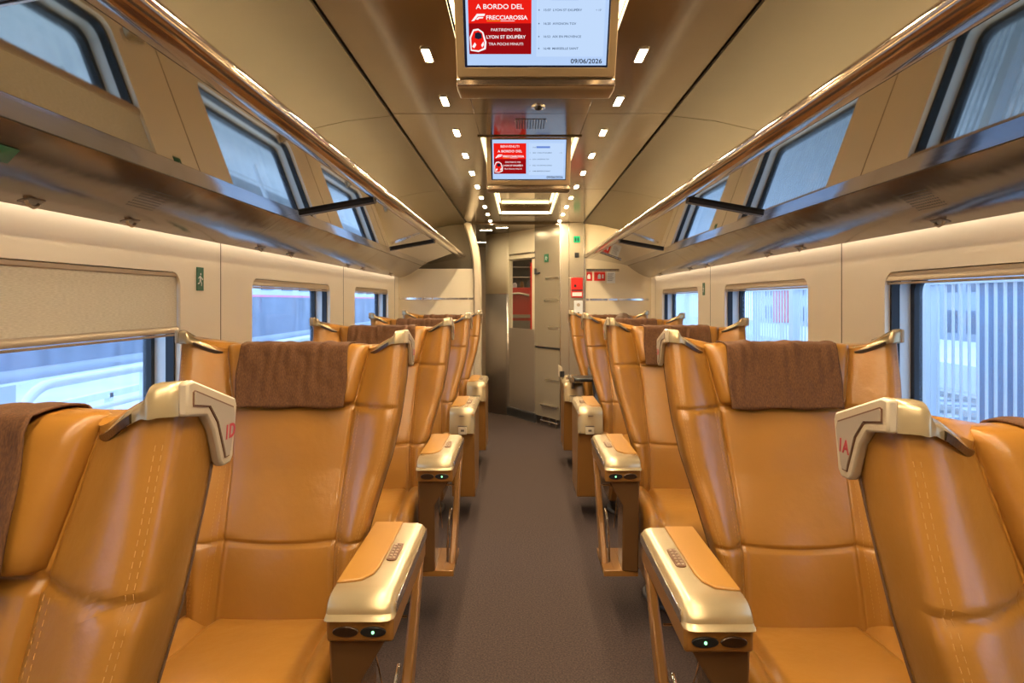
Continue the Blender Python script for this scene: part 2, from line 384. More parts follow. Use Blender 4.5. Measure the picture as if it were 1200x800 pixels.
# ------------------------------------------------------------------ luggage racks
RB = [-2.6, -1.1, .9, 2.88, 4.88, 6.95]
for s in (-1, 1):
    nm = 'left' if s < 0 else 'right'
    r = thing('luggage_rack', 'polished bronze overhead luggage rack running along the %s wall above the windows' % nm, 'luggage rack', (L(s, 0), 0, 0))
    def P(h, zr, y): return (s*h, y, EYE+zr)
    def P2(h, zr): return (s*h, EYE+zr)
    low = [(1.268, .236), (1.22, .250), (1.16, .278), (1.10, .318), (1.048, .356)]
    for k in range(len(RB)-1):
        y0, y1 = RB[k]+.0015, RB[k+1]-.0015
        g = MB(); ys = np.linspace(y0, y1, 6)
        sheet(g, [P2(h, z) for h, z in low], ys, .004*s); g.build('fairing', 'fair', r, ang=40)
        g = sheet(MB(), [P2(1.043, .359), P2(.975, .378)], (y0, y1), .004*s); g.build('edge_strip', 'strip', r, smooth=False)
        g = sheet(MB(), [P2(.968, .376), P2(.665, .430)], (y0+.004, y1-.004), .004*s); g.build('underside_panel', 'mirror', r, smooth=False)
        lipp = [(.665, .430), (.650, .4285), (.632, .430), (.617, .435), (.608, .444), (.605, .457), (.612, .466), (.625, .468)]
        g = sheet(MB(), [P2(h, z) for h, z in lipp], (y0, y1), .003*s); g.build('lip', 'lip', r, ang=50)
        if k:   # black cross bracket
            yb = RB[k]
            g = MB(); x0, x1 = s*.985, s*.66
            T = Matrix.Translation((s*.82, yb, EYE+.395)) @ Matrix.Rotation(s*math.atan2(.054, .303), 4, 'Y')
            g.box(-.16, .16, -.014, .014, -.010, .006, 0, T); g.build('bracket', 'black', r, bevel=.002)
            g = MB(); T2 = T; g.box(-.165, .165, .014, .020, -.013, .006, 0, T); g.build('bracket_edge', 'steel', r)
    # end panel at the far partition
    g = MB(); pts = [(s*h, EYE+z) for (h, z) in low+[(.97, .376), (.665, .43), (.61, .445), (.612, .47), (1.3, .47)]]
    g.prism(pts, 'y', 6.955, 6.965); g.build('end_panel', 'ceilp', r)
    # top shelf
    a, b = sorted((s*.625, s*1.3)); MB().box(a, b, Y0, 6.95, EYE+.452, EYE+.458).build('shelf', 'alu', r)
    g = MB()
    for i in range(13):
        for j in range(8):
            h = 1.10+.009*j; y = 1.93+.011*i+(.005 if j % 2 else 0)
            z = np.interp(h, [1.10, 1.16, 1.22], [.318, .278, .250])
            n = Vector((-s*.5, 0, -.86))
            c = Vector((s*h, y, EYE+z))+n*.0045
            g.add([c+Vector((.003, 0, -.0015*s)), c+Vector((0, .003, 0)), c-Vector((.003, 0, -.0015*s)), c-Vector((0, .003, 0))], [(0, 1, 2, 3)])
    g.build('speaker_holes', 'black', r)
    # cove light behind the rack, washing the side panels
    g = MB(); a, b = sorted((s*1.19, s*1.205)); g.box(a, b, Y0+.05, 6.9, EYE+.535, EYE+.549)
    o = g.build('cove_light', 'cove'); o.location.x = XC; tag(o, 'warm cove light strip above the %s luggage rack, washing the ceiling panel' % nm, 'light strip')
    g = MB(); a, b = sorted((s*.627, s*.633)); g.box(a, b, Y0+.05, 6.94, EYE+.4685, EYE+.4745)
    g.build('lip_light', 'lipg', r)
    g = MB(); a, b = sorted((s*1.280, s*1.304)); g.box(a, b, Y0+.05, 6.9, EYE+.274, EYE+.277); g.build('added_wall_fill', 'added_fill', r)  # added strip, hidden in a made-up slot to brighten the upper wall
    # hooks
hp = None
HY = [1.66, 2.08, 3.12, 3.53, 4.70, 5.15, 6.25]
for s in (-1, 1):
    for i, y in enumerate(HY):
        lab = 'small dark coat hook under the %s luggage rack, %s from the camera' % ('left' if s < 0 else 'right', ordn[i] if i < 6 else 'farthest')
        if hp is None:
            t = thing('coat_hook', lab, 'hook', (L(s, 1.235), y, EYE+.246), 0, 'coat hooks under the racks')
            MB().prism(rrect(-.018, .018, -.035, .035, .012), 'z', -.006, .004).build('hook_plate', 'darkmetal', t, bevel=.002)
            MB().tube([(.0, -.02, -.004), (0, -.018, -.016), (0, 0, -.021), (0, .016, -.016), (0, .022, -.010)], .0045, 8).build('hook', 'alu', t)
            hp = t
        else: t = dup(hp, (L(s, 1.235), y, EYE+.246)); t['label'] = lab
        t.rotation_euler = (0, s*math.radians(17), 0)

# ------------------------------------------------------------------ screens
def screen(name, label, yb, zb, full):
    # local frame: x right, y away from camera, origin at the screen's bottom centre; tilted
    t = thing(name, label, 'screen', (XC-.003, yb, zb))
    W, H = .192, .212; tl = math.radians(26)
    T = Matrix.Rotation(tl, 4, 'X')           # top leans towards the camera
    c = MB(); y0 = 0
    ringplate(c, rrect(-W-.022, W+.022, -.024, H+.02, .006), rrect(-W, W, 0, H, .002), 'y', -.004, .012)
    c.v = [tuple(T @ Vector(v)) for v in c.v]; c.build('bezel', 'tv', t, bevel=.0015)
    c = MB(); prof = []     # housing seen from the side (y,z)
    b0 = T @ Vector((0, .012, -.024)); t0 = T @ Vector((0, .012, H+.02))
    pts = [(b0.y, b0.z), (b0.y+.004, b0.z-.028), (b0.y+.02, b0.z-.036), (b0.y+.11, b0.z-.030), (b0.y+.13, b0.z+.02), (b0.y+.12, ZC+.06-zb), (t0.y, t0.z)]
    c.prism(pts, 'x', -W-.024, W+.024); c.build('housing', 'tv', t, bevel=.006, seg=3)
    c = MB().box(-W-.025, W+.025, b0.y-.001, b0.y+.010, b0.z-.026, b0.z-.006); c.build('lower_band', 'lip', t, bevel=.003)
    def R(x0, x1, z0, z1, m, nm, d=.0): # flat area on the screen, x,z in screen fractions
        q = MB().box(-W+2*W*x0, -W+2*W*x1, -d-.0005, -d+.0002, H*z0, H*z1); q.v = [tuple(T @ Vector(v)) for v in q.v]
        return q.build(nm, m, t, smooth=False)
    R(0, 1, 0, 1, 'scrdark', 'screen_panel', -.002)
    R(.018, .99, .025, .985, 'scr', 'display', -.001)
    R(.035, .465, .16, .90, 'scrred', 'red_notice', .0)
    R(.035, .465, .16, .52, 'scrdred', 'notice_lower_area', .0006)
    R(.50, .965, .13, .90, 'scr2', 'timetable_area', .0)
    def TX(s_, x, z, size, m, al='LEFT', bold=0, shear=0, sx=1, nm='screen_writing'):
        TT = T @ Matrix.Translation((-W+2*W*x, -.0018, H*z)) @ Matrix.Rotation(PI/2, 4, 'X')
        text(nm, s_, size, m, t, TT, al, .0001, bold, shear, sx)
    u = H
    TX('BENVENUTI', .25, .80, .0165, 'scrwhite', 'CENTER', sx=1.1); TX('A BORDO DEL', .25, .685, .0165, 'scrwhite', 'CENTER', .0002, sx=1.15)
    TX('FRECCIAROSSA', .155, .565, .0140, 'scrwhite', 'LEFT', .0003, sx=1.12)
    TX('PARTIREMO PER', .29, .43, .0100, 'scrwhite', 'CENTER', 0, sx=1.1); TX('LYON ST EXUPÉRY', .29, .345, .0112, 'scrwhite', 'CENTER', .0002, sx=1.1); TX('TRA POCHI MINUTI', .29, .265, .0095, 'scrwhite', 'CENTER', 0, sx=1.1)
    lg = MB()      # slanted F mark of two swooshes
    def q(pts): 
        lg.add([T @ Vector((-W+2*W*a, -.0018, H*b)) for a, b in pts], [tuple(range(len(pts)))])
    q([(.055, .545), (.075, .55), (.10, .60), (.145, .605), (.15, .63), (.095, .63), (.08, .60)]); q([(.085, .565), (.10, .562), (.11, .575), (.135, .578), (.138, .593), (.105, .593)])
    lg.build('screen_emblem', 'scrwhite', t, smooth=False)
    R(.16, .255, .545, .551, 'scryel', 'underline', .0012); R(.255, .35, .545, .551, 'scrwhite', 'underline', .0012)
    tr = MB()      # little train picture
    def q2(pts, mi, d): tr.add([T @ Vector((-W+2*W*a, -d, H*b)) for a, b in pts], [tuple(range(len(pts)))], mi)
    q2([(.045, .20), (.04, .36), (.065, .45), (.10, .46), (.135, .42), (.155, .30), (.15, .22), (.10, .185)], 0, .0012)
    q2([(.052, .215), (.05, .35), (.07, .43), (.10, .44), (.127, .41), (.142, .30), (.138, .235), (.10, .205)], 1, .0015)
    q2([(.075, .35), (.078, .405), (.10, .42), (.122, .40), (.125, .35), (.10, .335)], 2, .0018)
    q2([(.055, .25), (.075, .30), (.085, .27), (.07, .23)], 0, .0018); q2([(.118, .27), (.135, .31), (.138, .27), (.125, .24)], 0, .0018)
    tr.build('train_picture', ['scrwhite', 'scrred', 'scrdark'], t, smooth=False)
    R(.515, .518, .17, .87, 'scr', 'timeline', .0008)
    
    rows = [('15:07  LYON ST EXUPÉRY', .66), ('16:20  AVIGNON TGV', .505), ('16:52  AIX EN PROVENCE', .355), ('16:48  MARSEILLE SAINT', .215)]
    R(.60, .78, .785, .83, 'scrblue', 'highlighted_stop', .0008)
    TX('14:20', .545, .79, .0085, 'scrtxt')
    for s_, z in rows: TX(s_, .545, z, .0078, 'scrtxt', bold=.0001, sx=1.15); R(.513, .520, z+.005, z+.02, 'scrtxt', 'timeline_dot', .001)
    TX('+ 10\'', .90, .66, .0075, 'scrtxt'); TX('09/06/2026', .96, .05, .0165, 'scrdark', 'RIGHT', bold=.00025, sx=1.12)
    pass
    return t
screen('information_screen', 'large near ceiling screen with red notice and date, hung over the aisle', 1.84, EYE+.628, True)
screen('information_screen', 'small far ceiling screen with red notice, hung in front of the recess', 3.53, EYE+.622, True)

# ------------------------------------------------------------------ seats
ZT = [.40, .5, .64, .78, .9, 1.0, 1.1, 1.25]; HWT = [.238, .238, .245, .282, .317, .335, .345, .352]
ZS = [.40, .48, .65, .85, 1.03, 1.22]; AST = [.175, .172, .165, .175, .192, .232]
def hw(z): return float(np.interp(z, ZT, HWT))
def a_s(z): return float(np.interp(z, ZS, AST))
def yb(z): return -.225*(1.22-z)/.72
def yfc(z):
    t = (1.2-z)/.7
    return -.062-.20*t-.018*math.sin(PI*max(0, min(1, (z-.45)/.4)))
def ztop(a): return 1.198 if a < .225 else 1.19+.045*sm((a-.225)/.115)
def front(a, z):
    h = hw(z); q = a_s(z)
    W = np.interp(z, [.42, .6, .8, 1.0, 1.25], [.045, .05, .055, .062, .066])
    y = yfc(z)-W*sm((a-q+.02)/(h-q-.005))
    y -= .012*max(0, 1-(a/q)**2) * (1 if z < 1.03 else .3) if a < q else 0
    if a >= q: y -= .007*math.sin(PI*min(1, (a-q)/(h-q)))
    y += .009*math.exp(-((a-q)/.006)**2)
    for zs in (1.03, .66): y += .008*math.exp(-((z-zs-.012*(a/.2)**2*(1 if zs < 1 else 0))/.006)**2)
    if z < 1.03: y += .004*math.cos((z-.66)/.37*2*PI)*0
    # corner rounding
    e = (h-a)/.018
    y += .004*math.exp(-((a-(h-.0155))/.003)**2)
    if e < 1: y += .016*(1-math.sqrt(max(0, 1-(1-e)**2)))
    return y
def make_backrest():
    s_list = sorted(set([round(x, 4) for x in list(np.linspace(0, 1, 30))+[.985, .995, .97]+[.50, .52, .54, .56, .58, .60, .62, .64, .66, .68, .70, .72]]))
    ts = sorted(set([round(x, 4) for x in list(np.linspace(0, 1, 62))+list(np.linspace(.295, .345, 9))+list(np.linspace(.755, .815, 9))]))
    G = []
    for t in ts:
        loop = []
        xs = [-q for q in s_list[::-1]]+s_list[1:]
        for q in xs:
            a0 = abs(q)*.35; zz = .40+(ztop(a0)-.40)*t; a = abs(q)*hw(zz)
            loop.append((math.copysign(a, q) if q else 0, front(a, zz), zz))
        # right side then back
        def sidept(sg, f):
            zz = .40+(ztop(.35)-.40)*t; h = hw(zz); yf = front(h, zz)
            return (sg*(h+.003*math.sin(PI*f)), yf+(yb(zz)-.012-yf)*f, zz-.034*f*t**8)
        for f in (.25, .5, .75, 1): loop.append(sidept(1, f))
        for q in (.95, .75, .5, .25, 0, -.25, -.5, -.75, -.95):
            zz = .40+(ztop(abs(q)*.35)-.40)*t
            loop.append((q*hw(zz), yb(zz)+.02*(1-q*q), zz-.034*sm((abs(q)*.35-.22)/.08)*t**8))
        for f in (1, .75, .5, .25): loop.append(sidept(-1, f))
        G.append(loop)
    # rounded top rows
    top = G[-1]; n = len(top)
    for k, sc in ((1, .97), (2, .88)):
        cy = np.mean([p[1] for p in top]); G.append([(p[0]*(1-.004*k), p[1]+(cy-p[1])*(1-sc)*.8, p[2]+.004*k) for p in top])
    return MB().grid(G, 0, True, True)
def make_headrest():
    G = []
    for q in np.linspace(-1, 1, 33):
        e = (1-abs(q)**8)**.5 if abs(q) < 1 else 0
        loop = []
        z0, z1 = 1.036, 1.213
        for k in range(28):
            a = 2*PI*k/28; ca, sa = math.cos(a), math.sin(a)
            ry = .046*(.35+.65*e); rz = (z1-z0)/2*(.94+.06*e)
            cy_, sz_ = (abs(ca)**.5)*math.copysign(1, ca), (abs(sa)**.35)*math.copysign(1, sa)
            z = (z0+z1)/2+rz*sz_
            x = q*(.190+.040*(z-z0)/(z1-z0))
            loop.append((x, yfc(z)+.022+ry*(-cy_)+.010*(q*q)*-1, z))
        G.append(loop)
    return MB().grid(G, 0, True, True)
def make_antim(seed):
    rnd = random.Random(seed); ph = [rnd.uniform(0, 6.28) for _ in range(8)]
    G = []; nx = 56
    path = []
    for k in range(22): z = 1.030+(1.198-1.03)*k/21; path.append((yfc(z)-.0305, z, 1))
    for k in range(1, 12):
        a = PI*k/12; yc = yfc(1.2)+.021; path.append((yc-.0515*math.cos(a), 1.199+.0165*math.sin(a)**.7, 1))
    for k in range(8): z = 1.198-.11*k/7; path.append((yfc(z)+.0735, z, 0))
    for k, (y, z, fr) in enumerate(path):
        row = []
        for i in range(nx+1):
            q = -1+2*i/nx; x = q*.171*(1-.012*math.sin(k*.3+ph[0]))
            t = k/22
            amp = .0028*(.35+t if t < 1 else 1.1)
            wv = (amp if k < 24 else amp*.5)*(math.sin(x*70+ph[1]+t*1.2)+.7*math.sin(x*118+ph[2]-t*2.0)+.5*math.sin(x*38+ph[3]+3*t))
            d = wv+.0015*math.sin(z*60+x*25+ph[4])
            yy, zz = y, z
            if k < 22: yy = y-.010*q*q-abs(d)*1.1-.001
            elif k < 33: zz = z+abs(d)*1.2+.001; yy = y-.010*q*q*(math.cos(PI*(k-21)/12)*.5+.5)
            else: yy = y+abs(d)*.5
            if k == 0: zz += .003*math.sin(x*40+ph[5])
            row.append((x, yy, zz))
        G.append(row)
    return MB().grid(G)
def make_cap(sg):     # moulded trim along the top of one wing
    mb = MB(); G = []
    for a in [.238, .246, .256, .268, .280, .292, .304, .313, .317, .321, .325, .333, .342, .352, .3575]:
        st = sm((a-.314)/.012); zt = ztop(a)+.008+.014*st; yf = front(min(a, .349), 1.20)-.003-.005*st; yk = -.004
        if a > .31: yf = min(yf, yfc(1.2)-.066+.0)
        h = .020+.018*st
        if a > .355: zt -= .005; yf += .006; h -= .006
        drop = .034*sm((a-.24)/.06)
        loop = [(yf, zt-h), (yf-.001, zt-.010), (yf+.004, zt-.003), (yf+.012, zt), ((yf+yk)/2, zt-drop*.55), (yk-.01, zt-drop), (yk, zt-drop-.008), (yk, zt-drop-.020), (yf+.02, zt-h)]
        G.append([(sg*a, y, z) for y, z in loop])
    mb.grid(G, 0, True, True); return mb
def plate_pts(g=0):
    y0 = yfc(1.2)-.067
    pts = [(y0+g, 1.256-g*1.1), (y0+.014, 1.2575-g*1.1), (-.004-g, 1.222-g*.9), (0-g, 1.212-g), (-.012-g, 1.150+g), (-.02-g*.6, 1.143+g), (-.040+g*.2, 1.143+g), (-.048+g*.7, 1.150+g), (-.066+g*.7, 1.192+g*.8), (-.084+g*.4, 1.212+g), (y0+g, 1.219+g)]
    return pts
def make_plate(sg, g=0, x0=.352, x1=.364):
    a, b = (x0, x1) if sg > 0 else (-x1, -x0)
    return MB().prism(plate_pts(g), 'x', a, b)
def make_cushion():
    G = []; ys = [-.22, -.26, -.32, -.40, -.50, -.58, -.65, -.70, -.735, -.755, -.765, -.765, -.755, -.745]
    zs = [.455, .468, .475, .480, .485, .488, .485, .474, .455, .43, .40, .37, .33, .30]
    N = 44
    for y, z in zip(ys, zs):
        row = []
        for i in range(N+1):
            q = -1+2*i/N; x = q*.248; a = abs(x); aq = .165+.02*sm((-y-.3)/.45)
            zz = z-.012*max(0, 1-(a/aq)**2)*0+.018*sm((a-aq)/.04)
            dz = -.020*math.exp(-((a-aq)/.009)**2)
            e = (.248-a)/.035
            rd = -.03*(1-math.sqrt(max(0, 1-(1-e)**2))) if e < 1 else 0
            if z > .44: zz += dz+rd; yy = y
            else: yy = y-dz-rd*.8
            row.append((x, yy, zz))
        G.append(row)
    # finer via interpolation
    mb = MB().grid(G)
    mb.grid([[(sgn*.248, y, z-.03 if z > .44 else z) for y, z in zip(ys, zs)], [(sgn*.248, y, .30) for y in ys]] if False else
            [[(x, y, z) for (x, y, z) in [G[i][0] for i in range(len(G))]], [(-.248, G[i][0][1], .30) for i in range(len(G))]])
    mb.grid([[G[i][-1] for i in range(len(G))], [(.248, G[i][-1][1], .30) for i in range(len(G))]])
    mb.box(-.247, .247, -.74, -.20, .295, .31)
    return mb
def seat_tree(label, num, aisle, seed, variant):
    # aisle: +1 when the aisle is on the seat's +x side
    t = thing('train_seat', label, 'seat', group='tan leather train seats')
    data = SEATDATA
    def use(key, fn, name, m, par=t, **kw):
        if key not in data: data[key] = fn().build(name, m, par, **kw); return data[key]
        c = data[key].copy(); COL.objects.link(c); c.parent = par; return c
    br = use('back', make_backrest, 'backrest', 'leather', ang=80)
    def stitches(sg, inn):
        mb = MB()
        if 1:
            for off, inner in (((.0, 1), (.008, 1)) if inn else ((.0, 0), (.007, 0))):
                z = .50
                while z < (1.19 if not inner else 1.02):
                    h = hw(z); a = (h-.012-off) if not inner else a_s(z)+.010+off*1.5
                    a2 = (hw(z+.006)-.012-off) if not inner else a_s(z+.006)+.010+off*1.5
                    mb.tube([(sg*a, front(a, z)-.0006, z), (sg*a2, front(a2, z+.006)-.0006, z+.006)], .0006, 4)
                    z += .0105
        return mb
    for sg in (-1, 1):
        for inn in (0, 1): use('stitch%d%d' % (sg, inn), lambda: stitches(sg, inn), 'stitching', 'thread', br)
    def pipe(sg):
        mb = MB()
        mb.tube([(sg*(hw(z)+.0005), yb(z)-.016, z) for z in np.linspace(.42, 1.15, 20)], .0028, 6)
        return mb
    for sg in (-1, 1): use('pipe%d' % sg, lambda: pipe(sg), 'piping', 'piping', br)
    use('head', make_headrest, 'headrest', 'leather', ang=80)
    hs = 'am%d' % (seed % 5)
    use(hs, lambda: make_antim(seed % 5), 'antimacassar', 'antim', ang=80, solid=.003)
    for sg in (-1, 1):
        cp = use('cap%d' % sg, lambda: make_cap(sg), 'wing_cap', 'cream', ang=50)
        def handle():
            mb = MB(); G = []
            for a in np.linspace(.236, .303, 8):
                zt = ztop(a)+.004; yf = front(a, 1.20)-.0065; hh = .014
                G.append([(sg*a, yf, zt-hh-.002), (sg*a, yf-.002, zt-.006), (sg*a, yf+.008, zt-.004), (sg*a, yf+.008, zt-hh-.002)])
            return mb.grid(G, 0, True, True)
        use('handle%d' % sg, handle, 'grab_handle', 'darkmetal', cp, ang=40)
        sp = use('plate%d' % sg, lambda: make_plate(sg), 'side_plate', 'cream_soft', cp, bevel=.003, ang=50)
        use('inset%d' % sg, lambda: make_plate(sg, .010, .3635, .3652), 'plate_rim', 'button', sp)
        use('inset2%d' % sg, lambda: make_plate(sg, .0118, .3645, .3661), 'plate_inset', 'plate', sp)
        if sg == aisle:
            if sg > 0: R = Matrix.Translation((.3662, -.043, 1.176)) @ Matrix(((0, 0, 1, 0), (1, 0, 0, 0), (0, 1, 0, 0), (0, 0, 0, 1)))
            else: R = Matrix.Translation((-.3662, -.017, 1.176)) @ Matrix(((0, 0, -1, 0), (-1, 0, 0, 0), (0, 1, 0, 0), (0, 0, 0, 1)))
            text('seat_number', num, .024, 'red_print', sp, R, 'LEFT', .0003, .0006, .15 if sg > 0 else .1, 1.0)
    use('cushion', make_cushion, 'seat_cushion', 'leather', ang=80, sub=1)
    def base():
        mb = MB(); mb.prism([(-.70, .30), (-.20, .30), (-.16, .42), (-.08, .42), (-.10, .12), (-.60, .12)], 'x', -.22, .22); return mb
    use('shroud', base, 'seat_shroud', 'wood', bevel=.02)
    def ped():
        mb = MB(); mb.box(-.12, .12, -.55, -.18, 0.02, .13); mb.tube([(0, -.36, 0), (0, -.36, .025)], .2, 20); return mb
    use('ped', ped, 'pedestal', 'darkgrey', bevel=.01)
    for sg in (-1, 1):
        key = 'arm%s%d' % (variant, sg*aisle)
        root = None
        tr = bpy.data.objects.new('armrest', None)
        build_console(use, t, variant, sg, aisle)
    return t
SEATDATA = {}
AX0, AX1, AZ = .262, .412, .698
def capsec(f):     # vertical drop of the moulded top towards its front end, f = distance from the front
    return 0
def build_console(use, t, variant, sg, aisle):
    a = sg*aisle    # +1: aisle side
    if a < 0: variant = 'B'
    K = variant+str(sg)
    def X(v): return sg*v
    def B(mb, x0, x1, *r, **k): p, q = sorted((sg*x0, sg*x1)); mb.box(p, q, *r, **k); return mb
    YF, YK = -.69, -.17
    dropz = .03 if variant == 'A' else .15
    def top():
        mb = MB(); G = []
        side = [(AX0, -.030), (AX0, -.006), (AX0+.005, 0), (AX1-.028, 0), (AX1-.012, -.004), (AX1-.003, -.014), (AX1, -.030)]
        prof = [(YK, AZ, 0)]+[(y, AZ, 0) for y in (-.3, -.4, -.55, -.61)]
        for k in range(1, 8):
            an = PI/2*k/7; prof.append((-.61-.06*math.sin(an), AZ-.036*(1-math.cos(an)), an))
        zl = AZ-.036
        for k in range(1, 3): prof.append((YF+.015-.006*k, zl-(.004 if variant == 'A' else .055)*k, PI/2))
        for (y, z, an) in prof:
            G.append([(X(x), y-d*math.sin(an), z+d*math.cos(an)) for x, d in [(x, d) for x, d in side]])
        G2 = []
        for i, row in enumerate(G):
            y, z, an = prof[i]
            G2.append(row+[(X(AX1-.004), y+.030*math.sin(an), z-.030*math.cos(an)), (X(AX0+.004), y+.030*math.sin(an), z-.030*math.cos(an))])
        mb.grid(G2, 0, True, True); return mb
    arm = use('top'+K, top, 'armrest', 'cream', ang=50)
    def inlay():
        pts = [(AX0+.004, YK-.004), (AX0+.084, YK-.004), (AX0+.084, -.50), (AX0+.078, -.545), (AX0+.058, -.580), (AX0+.02, -.592), (AX0+.004, -.594)]
        return MB().prism([(X(x), y) for x, y in pts], 'z', AZ-.001, AZ+.006)
    use('inlay'+str(sg), inlay, 'armrest_pad', 'leather_inlay', arm, bevel=.003)
    def plaque():
        mb = MB(); T = Matrix.Translation((X(AX0+.102), -.40, AZ+.0005)); mb.prism(rrect(-.013, .013, -.06, .06, .012), 'z', 0, .003, 0, T); return mb
    pq = use('plaque'+str(sg), plaque, 'button_plate', 'button', arm, bevel=.001)
    def btns():
        mb = MB()
        for i in range(6):
            for j in (-1, 1): mb.box(X(AX0+.102)+j*.005-.003, X(AX0+.102)+j*.005+.003, -.452+i*.018, -.442+i*.018, AZ+.003, AZ+.005)
        return mb
    use('btn'+str(sg), btns, 'buttons', 'alu', pq)
    if variant == 'A':
        def beam():
            mb = MB(); B(mb, AX0+.002, AX1-.002, YF+.016, YK, AZ-.095, AZ-.040); return mb
        use('beam'+K, beam, 'armrest_beam', 'wood', arm, bevel=.008, seg=3)
        def chrome():
            mb = MB(); B(mb, AX1-.001, AX1+.002, -.655, YK, AZ-.040, AZ-.014); return mb
        use('ctrim'+K, chrome, 'side_trim', 'chrome', arm, bevel=.002)
        def front_pillar():
            mb = MB(); G = []
            for z in (.22, .30, .40, .50, AZ-.08):
                f = (z-.22)/(AZ-.30); y0 = YF+.03-.0*(1-f)+.03*(1-f); x0, x1 = AX0+.004, AX0+.07+.07*sm((f-.75)/.25)
                yk = y0+.12+.1*f
                G.append([(X(x0), y0, z), (X(x1), y0+.01, z), (X(x1), yk, z), (X(x0), yk, z)])
            return mb.grid(G, 0, True, True)
        use('fp'+K, front_pillar, 'front_pillar', 'wood_dark', arm, bevel=.006)
        def rear_pillar():
            mb = MB(); pts = [(YK, AZ-.07), (-.19, AZ-.07), (-.54, .24), (-.55, .20), (-.46, .20), (-.43, .24)]
            p, q = sorted((X(AX1-.030), X(AX1-.004))); return mb.prism(pts, 'x', p, q)
        use('rp'+K, rear_pillar, 'rear_pillar', 'wood', arm, bevel=.006, seg=3)
        def tray():
            mb = MB(); B(mb, AX0+.004, AX1-.004, -.62, -.36, .20, .225)
            for i in range(3): B(mb, AX0+.03+.035*i, AX0+.034+.035*i, -.60, -.38, .225, .229)
            return mb
        use('tray'+K, tray, 'storage_tray', 'wood', arm, bevel=.003)
        def rail():
            mb = MB()
            p = [(-.42, .42), (-.47, .40), (-.52, .36), (-.55, .30), (-.555, .235)]
            mb.tube([(X(AX1-.035), y, z) for y, z in p], .005, 8)
            mb.tube([(X(AX0+.05), -.33, .50), (X(AX1-.03), -.33, .50)], .0035, 8)
            mb.tube([(X(AX0+.075), -.56, .57), (X(AX0+.075), -.40, .33)], .0022, 6)
            return mb
        use('rail'+K, rail, 'metal_rail', 'chrome', arm)
        def socket(cx, led):
            def f():
                mb = MB(); mb.prism([(X(cx)+.028*math.cos(q*PI/8), AZ-.070+.011*math.sin(q*PI/8)) for q in range(16)], 'y', YF+.010, YF+.016); return mb
            return f
        sk = use('sockA'+K, socket(AX0+.105, 1), 'socket', 'black', arm, bevel=.001)
        use('sockB'+K, socket(AX0+.045, 0), 'socket', 'darkmetal', arm, bevel=.001)
        use('led'+K, lambda: MB().sphere((X(AX0+.105), YF+.009, AZ-.070), .0035, 8, 6), 'status_light', 'led', sk)
    else:
        def body():
            mb = MB(); G = []
            for z in (.14, .2, .35, .5, AZ-.03):
                f = (z-.14)/.48; G.append([(X(AX0+.004), YF+.03+.10*(1-f), z), (X(AX1-.004), YF+.03+.10*(1-f), z), (X(AX1-.004), YK-.02*(1-f), z), (X(AX0+.004), YK-.02*(1-f), z)])
            return mb.grid(G, 0, True, True)
        use('body'+K, body, 'armrest_body', 'wood', arm, bevel=.008, seg=3)
        def latch():
            mb = MB(); p, q = sorted((X(AX0+.055), X(AX0+.105))); mb.box(p, q, YF-.010, YF+.01, AZ-.150, AZ-.105); return mb
        lt = use('latch'+K, latch, 'latch', 'cream_soft', arm, bevel=.003)
        def lh():
            mb = MB(); p, q = sorted((X(AX0+.052), X(AX0+.108))); mb.box(p, q, YF-.009, YF+.006, AZ-.104, AZ-.100); mb.box(p+.018, q-.018, YF-.012, YF-.009, AZ-.132, AZ-.120)
            p, q = sorted((X(AX0+.06), X(AX0+.09))); mb.box(p, q, YF-.001, YF+.008, AZ-.044, AZ-.039); return mb
        use('lhole'+K, lh, 'latch_slot', 'darkmetal', lt)
ROWS = [.875, 2.15, 3.44, 4.73, 6.02]
where = ['first-row', 'second-row', 'third-row', 'fourth-row', 'rearmost']
extra = {(-1, 0): 'tan leather train seat marked 1D, cropped by the left edge of the photo', (1, 0): 'tan leather train seat marked 1A, cropped by the right edge of the photo',
 (-1, 1): 'tan leather train seat with full armrest directly behind seat 1D', (1, 1): 'pale-lit tan leather train seat with full armrest directly behind seat 1A',
 (-1, 2): 'third tan leather seat on the left, open wooden tray under its armrest', (1, 2): 'third tan leather seat on the right, open wooden tray under its armrest',
 (-1, 3): 'tan leather train seat on the left, fourth row, cream latch on armrest end', (1, 3): 'tan leather train seat on the right, fourth row, in front of the seated passenger',
 (-1, 4): 'rearmost tan leather train seat on the left, beside the cream partition', (1, 4): 'rearmost tan leather train seat on the right, with the passenger sitting in it'}
sd = 0
for i, y in enumerate(ROWS):
    for s in (-1, 1):
        sd += 1
        t = seat_tree(extra[(s, i)], '%d%s' % (i+1, 'D' if s < 0 else 'A'), -s, sd, 'A' if i < 3 else 'B')
        if i > 0:
            for c in t.children:
                if c.name.split('.')[0] in ('backrest', 'headrest', 'antimacassar', 'wing_cap'): c.scale.x = .95; c.location.x = .012 if s > 0 else .006
        t.location = ((-.727 if i == 0 else -.685) if s < 0 else (.765 if i == 0 else .752), y-(.05 if (s > 0 and i == 1) else 0), 0)
        t.scale.z = {(-1, 0): .995, (1, 0): .980, (-1, 1): .996}.get((s, i), 1)

